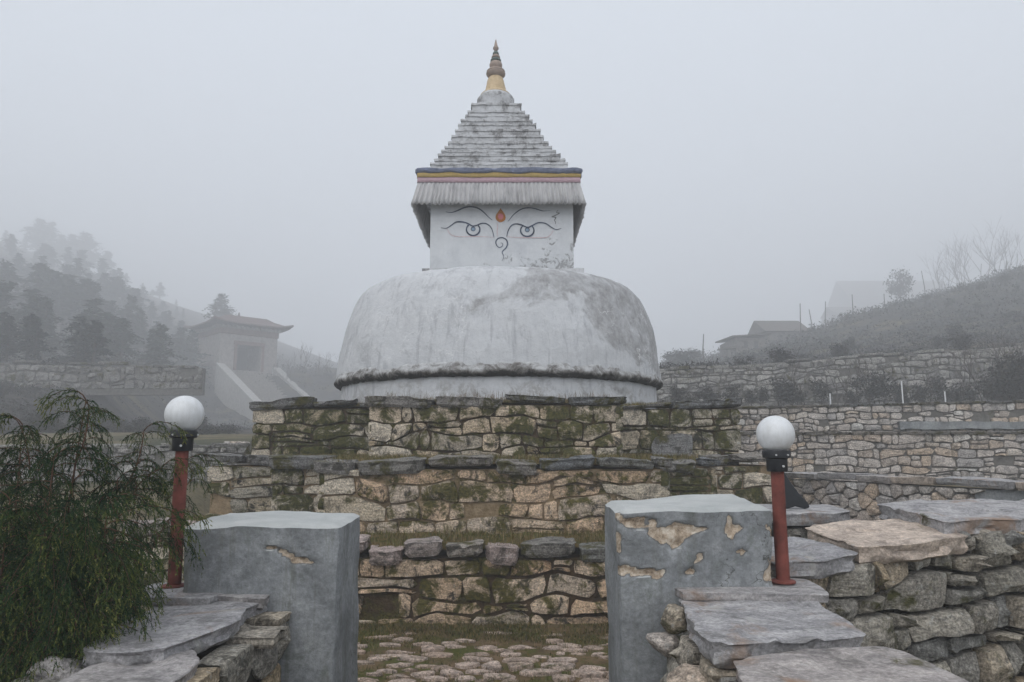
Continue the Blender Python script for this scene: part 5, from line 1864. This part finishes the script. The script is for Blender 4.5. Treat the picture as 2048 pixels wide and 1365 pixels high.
hut('stone_hut', 'small misty stone hut on the ridge right of the dome', 1472, 1532, 664, 706, 78, 6.0, 0.6, 2, True)
hut('stone_hut', 'tiny lean-to beside the misty hut on the ridge', 1456, 1470, 692, 708, 77, 2.2, 0.35, 0, True)
hut('ruined_hut', 'low ruined house with sagging roof beside the misty stone hut', 1536, 1612, 632, 690, 88, 7.0, 1.9, 2)
hut('long_house', 'long house almost lost in fog on the right skyline', 1700, 1910, 552, 640, 310, 20, 9.0, 6)
hut('shed', 'small shed almost lost in fog left of the long house', 1672, 1740, 608, 645, 240, 11, 3.0, 1)
r = random.Random(12)
for i, (px_, Y_) in enumerate([(1609, 47), (1632, 49), (1660, 50), (1717, 50), (1783, 52), (1866, 54), (1410, 43), (2038, 56)]):
    Y_ = far(Y_)
    X_ = (px_ - 1024) / 1500 * Y_
    z_ = float(hgt(X_, Y_))
    o = tube('fence_post', [(0, 0, -.3), (r.uniform(-.05, .05), 0, 1.3), (r.uniform(-.25, .25), 0, r.uniform(2.2, 4.2))], [.07, .06, .04], M['bark'], None, 6, (X_, Y_, z_))
    tag(o, 'thin leaning fence post on the misty right ridge', 'post', 'fence posts on the right ridge')
M['stake'] = plain('white_stake', (0.7, 0.7, 0.72), 0.6, 0.3)
for px_, H_, lb in ((1890, .42, 'short white stake on the terrace, nearest the right edge'), (1805, .62, 'taller white stake standing midway along the right terrace'), (1660, .36, 'short white stake on the terrace, nearest the dome')):
    Y_ = 24.5
    H_ *= 1.27
    X_ = (px_ - 1024) / 1500 * Y_
    o = tube('stake', [(0, 0, -.2), (0, 0, H_)], [.022, .02], M['stake'], None, 8, (X_, Y_, float(hgt(X_, Y_))))
    tag(o, lb, 'stake', 'white stakes on the right terrace')

for g_, t_ in (('near dark conifers at the left edge', 'dark conifer from the left in the nearest clump of the wood'),
               ('conifers halfway up the left slope', 'grey conifer from the left halfway up the misty left slope'),
               ('conifers on the foggy left crest', 'pale conifer from the left along the foggy crest of the left hill'),
               ('scrub before the uppermost right wall', 'dark leafy scrub clump from the left at the foot of the uppermost right wall'),
               ('leafless saplings before the uppermost right wall', 'leafless sapling from the left before the uppermost right wall'),
               ('thicket at the right edge', 'tall dark shrub from the left in the thicket at the right edge'),
               ('bushes on the misty right slope', 'scrubby bush from the left on the misty right slope'),
               ('bushes on the left bank', 'scrubby bush from the left on the bank below the left rubble wall'),
               ('bare saplings on the ridge by the gatehouse', 'bare misty sapling from the left on the ridge between gatehouse and dome'),
               ('bushes on the ridge right of the dome', 'misty bush from the left on the ridge just right of the dome'),
               ('bare trees on the foggy right skyline', 'tall bare tree from the left fading into fog on the right skyline'),
               ('fence posts on the right ridge', 'thin leaning fence post from the left on the misty right ridge'),
               ('pale stones on the field wall', 'pale loose stone from the left on the low field wall')):
    count_labels(g_, t_)

# heath that covers both slopes
hr = np.random.default_rng(77)


def heath(label, n, px, Yr, size):
    Y_ = Yr[0] * (Yr[1] / Yr[0]) ** hr.uniform(0, 1, n)
    X_ = (hr.uniform(px[0], px[1], n) - 1024) / 1500 * Y_
    keep = fbm(X_ * .3, Y_ * .3, 2, 3) > -.25
    X_, Y_ = X_[keep], Y_[keep]
    Z_ = hgt(X_, Y_)
    m = 26
    sc = size * hr.uniform(.4, 1.4, len(X_)) * (Y_ / 45)
    C = np.repeat(np.column_stack([X_, Y_, Z_]), m, 0) + hr.normal(0, 1, (len(X_) * m, 3)) * np.repeat(sc, m)[:, None] * [1, 1, .45] + np.array([0, 0, .1])
    e = np.repeat(sc, m)[:, None] * .16
    N = len(C)
    V = np.concatenate([C + hr.normal(0, 1, (N, 3)) * e for _ in range(3)])
    ix = np.arange(N)
    o = obj('heath', tri_mesh('heath', V, np.column_stack([ix, ix + N, ix + 2 * N]), M['scrubleaf'], False, np.tile(hr.uniform(0, 1, N), 3)))
    tag(o, label, 'scrub', None, 'stuff')


heath('dark low heath covering the misty right slope', 4200, (1310, 2120), (29, 140), 0.28)
heath('rough dark scrub on the bank in front of the left rubble wall', 2200, (-40, 470), (25, 38), 0.26)
heath('dark low heath covering the slope behind the left rubble wall', 2600, (-60, 660), (39.5, 150), 0.26)

# ------------------------------------------------------------------ weeping conifer in the left foreground
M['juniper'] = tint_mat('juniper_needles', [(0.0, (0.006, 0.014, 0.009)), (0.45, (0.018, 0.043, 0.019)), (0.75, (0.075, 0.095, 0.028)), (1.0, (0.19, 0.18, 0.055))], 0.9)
M['juniper'].node_tree.nodes['Principled BSDF'].inputs['Specular IOR Level'].default_value = 0.03
M['jbark'] = plain('reddish_twig_bark', (0.10, 0.055, 0.035), 0.85, 0.15, 0.25, 40)
JB = Vector((-1.98, 3.2, 0.0))
WC = thing('weeping_conifer', JB, 'dark weeping conifer with drooping feathery sprays in the left foreground', 'tree')
jr = np.random.default_rng(21)
JBn = np.array(JB)


def droop(p, d, L, grav, n=7, jit=0.05):
    """polyline that leaves along d and bends down"""
    out = [np.array(p, float)]
    d = np.array(d, float)
    d /= np.linalg.norm(d)
    for i in range(n):
        out.append(out[-1] + d * L / n)
        d = d + np.array([0, 0, -grav]) / n + jr.normal(0, jit, 3)
        d /= np.linalg.norm(d)
    return np.array(out)


def along(P, f):
    seg = np.linalg.norm(np.diff(P, axis=0), axis=1)
    cum = np.concatenate([[0], np.cumsum(seg)]) / seg.sum()
    c = np.array([np.interp(f, cum, P[:, i]) for i in range(3)])
    i0 = min(max(int(np.searchsorted(cum, f)), 1), len(P) - 1)
    t = P[i0] - P[i0 - 1]
    return c, t / (np.linalg.norm(t) + 1e-9)


def frond(L, elev, grav):
    """one feathery branch leaving along +x: needles as triangles, wood as a tube"""
    main = droop((0, 0, 0), (math.cos(elev), 0, math.sin(elev)), L, grav, 9)
    lines = [(main[2:], 0.0)]
    nt = int(L * 52)
    for b in range(nt):
        f = 0.10 + 0.9 * (b + jr.uniform(0, 1)) / nt
        c, tg = along(main, f)
        sd = np.cross(tg, [0, 0, 1.0])
        sd /= np.linalg.norm(sd) + 1e-9
        d = tg * 0.75 + sd * (1 if b % 2 else -1) * jr.uniform(.35, 1.0) + jr.normal(0, .12, 3)
        l = jr.uniform(0.06, 0.15) * (1.15 - 0.6 * f) * (0.6 + L)
        tw = droop(c, d, l, jr.uniform(1.3, 2.6), 5)
        lines.append((tw, 0.15 + 0.2 * f))
        for q in range(int(l * 42)):
            c2, t2 = along(tw, jr.uniform(.15, .95))
            d2 = t2 * 0.9 + jr.normal(0, .5, 3)
            lines.append((droop(c2, d2, jr.uniform(.015, .042), jr.uniform(.8, 2.0), 3), 0.25 + 0.25 * f))
    NV, NT = [], []
    for P, tint0 in lines:
        seg = np.linalg.norm(np.diff(P, axis=0), axis=1)
        Lq = seg.sum()
        m = max(3, int(Lq / 0.0046))
        cum = np.concatenate([[0], np.cumsum(seg)])
        t = np.linspace(0, Lq, m)
        C = np.stack([np.interp(t, cum, P[:, i]) for i in range(3)], 1)
        T = np.gradient(C, axis=0)
        T /= np.linalg.norm(T, axis=1)[:, None] + 1e-9
        S = np.cross(T, jr.normal(size=(m, 3)))
        S /= np.linalg.norm(S, axis=1)[:, None] + 1e-9
        W = np.cross(T, S)
        ln = jr.uniform(0.006, 0.0105, m)[:, None]
        wd = 0.0023
        NV.append(np.stack([C - T * .001 + W * wd, C - T * .001 - W * wd, C + T * ln * .9 + S * ln * .5], 1).reshape(-1, 3))
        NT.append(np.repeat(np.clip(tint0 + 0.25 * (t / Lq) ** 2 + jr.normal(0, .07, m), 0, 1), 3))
    tv, tf = tube_geo([Vector(q) for q in main], list(np.linspace(0.0026, 0.0007, len(main))), 3)
    return np.concatenate(NV), np.concatenate(NT), np.array([tuple(v) for v in tv]), tf, main


LIB = [frond(L_, e_, g_) for L_ in (0.2, 0.3, 0.42) for e_, g_ in ((0.9, 2.2), (0.6, 2.2), (0.35, 1.9), (0.75, 2.7), (0.15, 1.5))]
FV, FT, WV, WF_ = [], [], [], []
wcount = 0


def put(pos, az, L, tint, elev_i=None):
    """set a frond of about length L at pos, leaving towards az"""
    global wcount
    k0 = 0 if L < 0.25 else (5 if L < 0.36 else 10)
    nv, nt, tv, tf, main = LIB[k0 + (int(jr.integers(0, 5)) if elev_i is None else elev_i)]
    sc = L / (0.2, 0.3, 0.42)[k0 // 5]
    c, s_ = math.cos(az), math.sin(az)
    Rm = np.array([[c, -s_, 0], [s_, c, 0], [0, 0, 1]]) * sc
    FV.append(nv @ Rm.T + pos)
    FT.append(np.clip(nt + tint + jr.uniform(-0.08, 0.16), 0, 1))
    WV.append(tv @ Rm.T + pos)
    WF_.extend(tuple(i + wcount for i in f) for f in tf)
    wcount += len(tv)


def leader(base, top, nbr, Lmax, tint, f0=0.1, rad=0.012, arch=0.35, tip_az=0.0, tip_L=0.22):
    """an upright stem with fronds all round and a nodding tip"""
    global wcount
    base, top = np.array(base, float), np.array(top, float)
    n = 10
    t = np.linspace(0, 1, n)[:, None]
    C = base * (1 - t) + top * t + np.array([jr.normal(0, .05), jr.normal(0, .05), 0]) * np.sin(t * math.pi)
    tv, tf = tube_geo([Vector(c) for c in C], list(np.linspace(rad, 0.002, n)), 5)
    WV.append(np.array([tuple(v) for v in tv]))
    WF_.extend(tuple(i + wcount for i in f) for f in tf)
    wcount += len(tv)
    put(C[-1], tip_az, tip_L, tint + .12, 0)
    put(C[-1] - np.array([0, 0, .02]), tip_az + 2.4, tip_L * .7, tint + .1, 1)
    az = jr.uniform(0, 6.28)
    for b in range(nbr):
        f = f0 + (0.97 - f0) * (b + jr.uniform(0, 1)) / nbr
        c, _t = along(C, f)
        az += 2.4 + jr.normal(0, .3)
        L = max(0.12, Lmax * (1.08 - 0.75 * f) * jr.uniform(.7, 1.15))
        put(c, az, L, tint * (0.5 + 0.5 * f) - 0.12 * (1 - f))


def jp(x, y, Y):
    return np.array(at(x, y, Y))


# stems: (pixel of the top, distance, fronds, direction of the nodding tip)
for x_, y_, Y_, nb, ta in ((172, 800, 3.15, 52, 3.0), (45, 850, 3.2, 52, 3.3), (108, 915, 3.0, 48, 0.3), (-30, 880, 3.3, 44, 2.5), (235, 960, 3.25, 44, 0.2), (215, 1010, 2.95, 44, 0.0), (20, 1000, 2.85, 44, 3.5),
                           (120, 1070, 2.75, 44, 5.0), (-80, 960, 3.0, 40, 3.0), (200, 1120, 2.85, 40, 5.8), (-20, 1130, 2.75, 40, 4.0), (70, 1190, 2.7, 36, 4.7), (150, 960, 3.5, 40, 1.0),
                           (40, 930, 3.55, 40, 1.5), (180, 1130, 3.2, 40, 0.5), (90, 1030, 3.3, 44, 2.0), (0, 1080, 3.2, 44, 3.0), (225, 1190, 3.1, 34, 0.0), (150, 1220, 2.75, 34, 5.0), (30, 1260, 2.7, 34, 4.0), (180, 1240, 2.8, 30, 5.5), (-60, 1200, 2.8, 34, 3.0)):
    top = jp(x_, y_, Y_)
    base = np.array([JB.x + jr.normal(0, .08) + (top[0] - JB.x) * .45, JB.y + jr.normal(0, .05) + (top[1] - JB.y) * .45, 0.0])
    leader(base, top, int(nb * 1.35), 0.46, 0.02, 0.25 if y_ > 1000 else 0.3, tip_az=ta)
# long arching shoots that stand clear against the mist
for x0_, y0_, x1_, y1_, Y_, ta, nb in ((235, 1000, 288, 862, 3.3, 0.0, 16), (150, 930, 178, 812, 3.1, 3.1, 16), (270, 1010, 325, 935, 3.3, -.1, 14), (300, 1110, 338, 1040, 3.2, -.3, 12), (60, 950, 40, 850, 3.2, 3.1, 14), (330, 1000, 372, 925, 3.85, 0.1, 10)):
    leader(jp(x0_, y0_, Y_), jp(x1_, y1_, Y_), nb, 0.24, 0.1, 0.05, rad=0.004, tip_az=ta, tip_L=0.2)
# sprays hanging out over the slabs
for x0_, y0_, az0, L in ((195, 1120, -.5, .40), (205, 1060, -.4, .36), (150, 1180, -.9, .42), (110, 1150, -1.2, .42), (215, 1170, -.4, .34), (40, 1180, -1.8, .42), (90, 1090, -1.3, .42), (170, 1090, -.9, .42), (60, 1060, -1.6, .42), (130, 1040, -1.1, .42), (120, 1240, -1.2, .4), (170, 1230, -.9, .36), (20, 1250, -1.6, .4), (60, 1290, -1.4, .4)):
    for _ in range(4):
        put(jp(x0_ + jr.normal(0, 16), y0_ + jr.normal(0, 14), 2.85), az0 + jr.normal(0, .35), L * jr.uniform(.75, 1.0), 0.08)
FVa = np.concatenate(FV) - JBn
obj('branches', mesh('branches', np.concatenate(WV) - JBn, WF_, M['jbark']), WC)
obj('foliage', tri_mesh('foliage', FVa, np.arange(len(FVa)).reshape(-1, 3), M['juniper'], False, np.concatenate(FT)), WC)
print('needles', len(FVa) // 3, 'tris', sum(len(o.data.polygons) for o in COL.objects if o.type == 'MESH'), 'objects', len(COL.objects))

# ------------------------------------------------------------------ fog
hz = bpy.data.materials.new('fog')
hz.use_nodes = True
hn, hl = hz.node_tree.nodes, hz.node_tree.links
hn.remove(hn['Principled BSDF'])
pv = hn.new('ShaderNodeVolumePrincipled')
pv.inputs['Color'].default_value = (0.970, 0.981, 1.0, 1)
pv.inputs['Density'].default_value = 0.0068
pv.inputs['Anisotropy'].default_value = 0.0
pv.inputs['Density Attribute'].default_value = ''
hl.new(pv.outputs[0], hn['Material Output'].inputs['Volume'])
V = [(x_, y_, z_) for z_ in (-3.0, 90.0) for x_, y_ in ((-340, -60), (340, -60), (340, 340), (-340, 340))]
F = [(3, 2, 1, 0), (4, 5, 6, 7), (0, 1, 5, 4), (1, 2, 6, 5), (2, 3, 7, 6), (3, 0, 4, 7)]
haze = obj('haze', mesh('haze', V, F, hz, False))
tag(haze, 'even pale mountain fog filling the whole valley', 'fog', None, 'stuff')
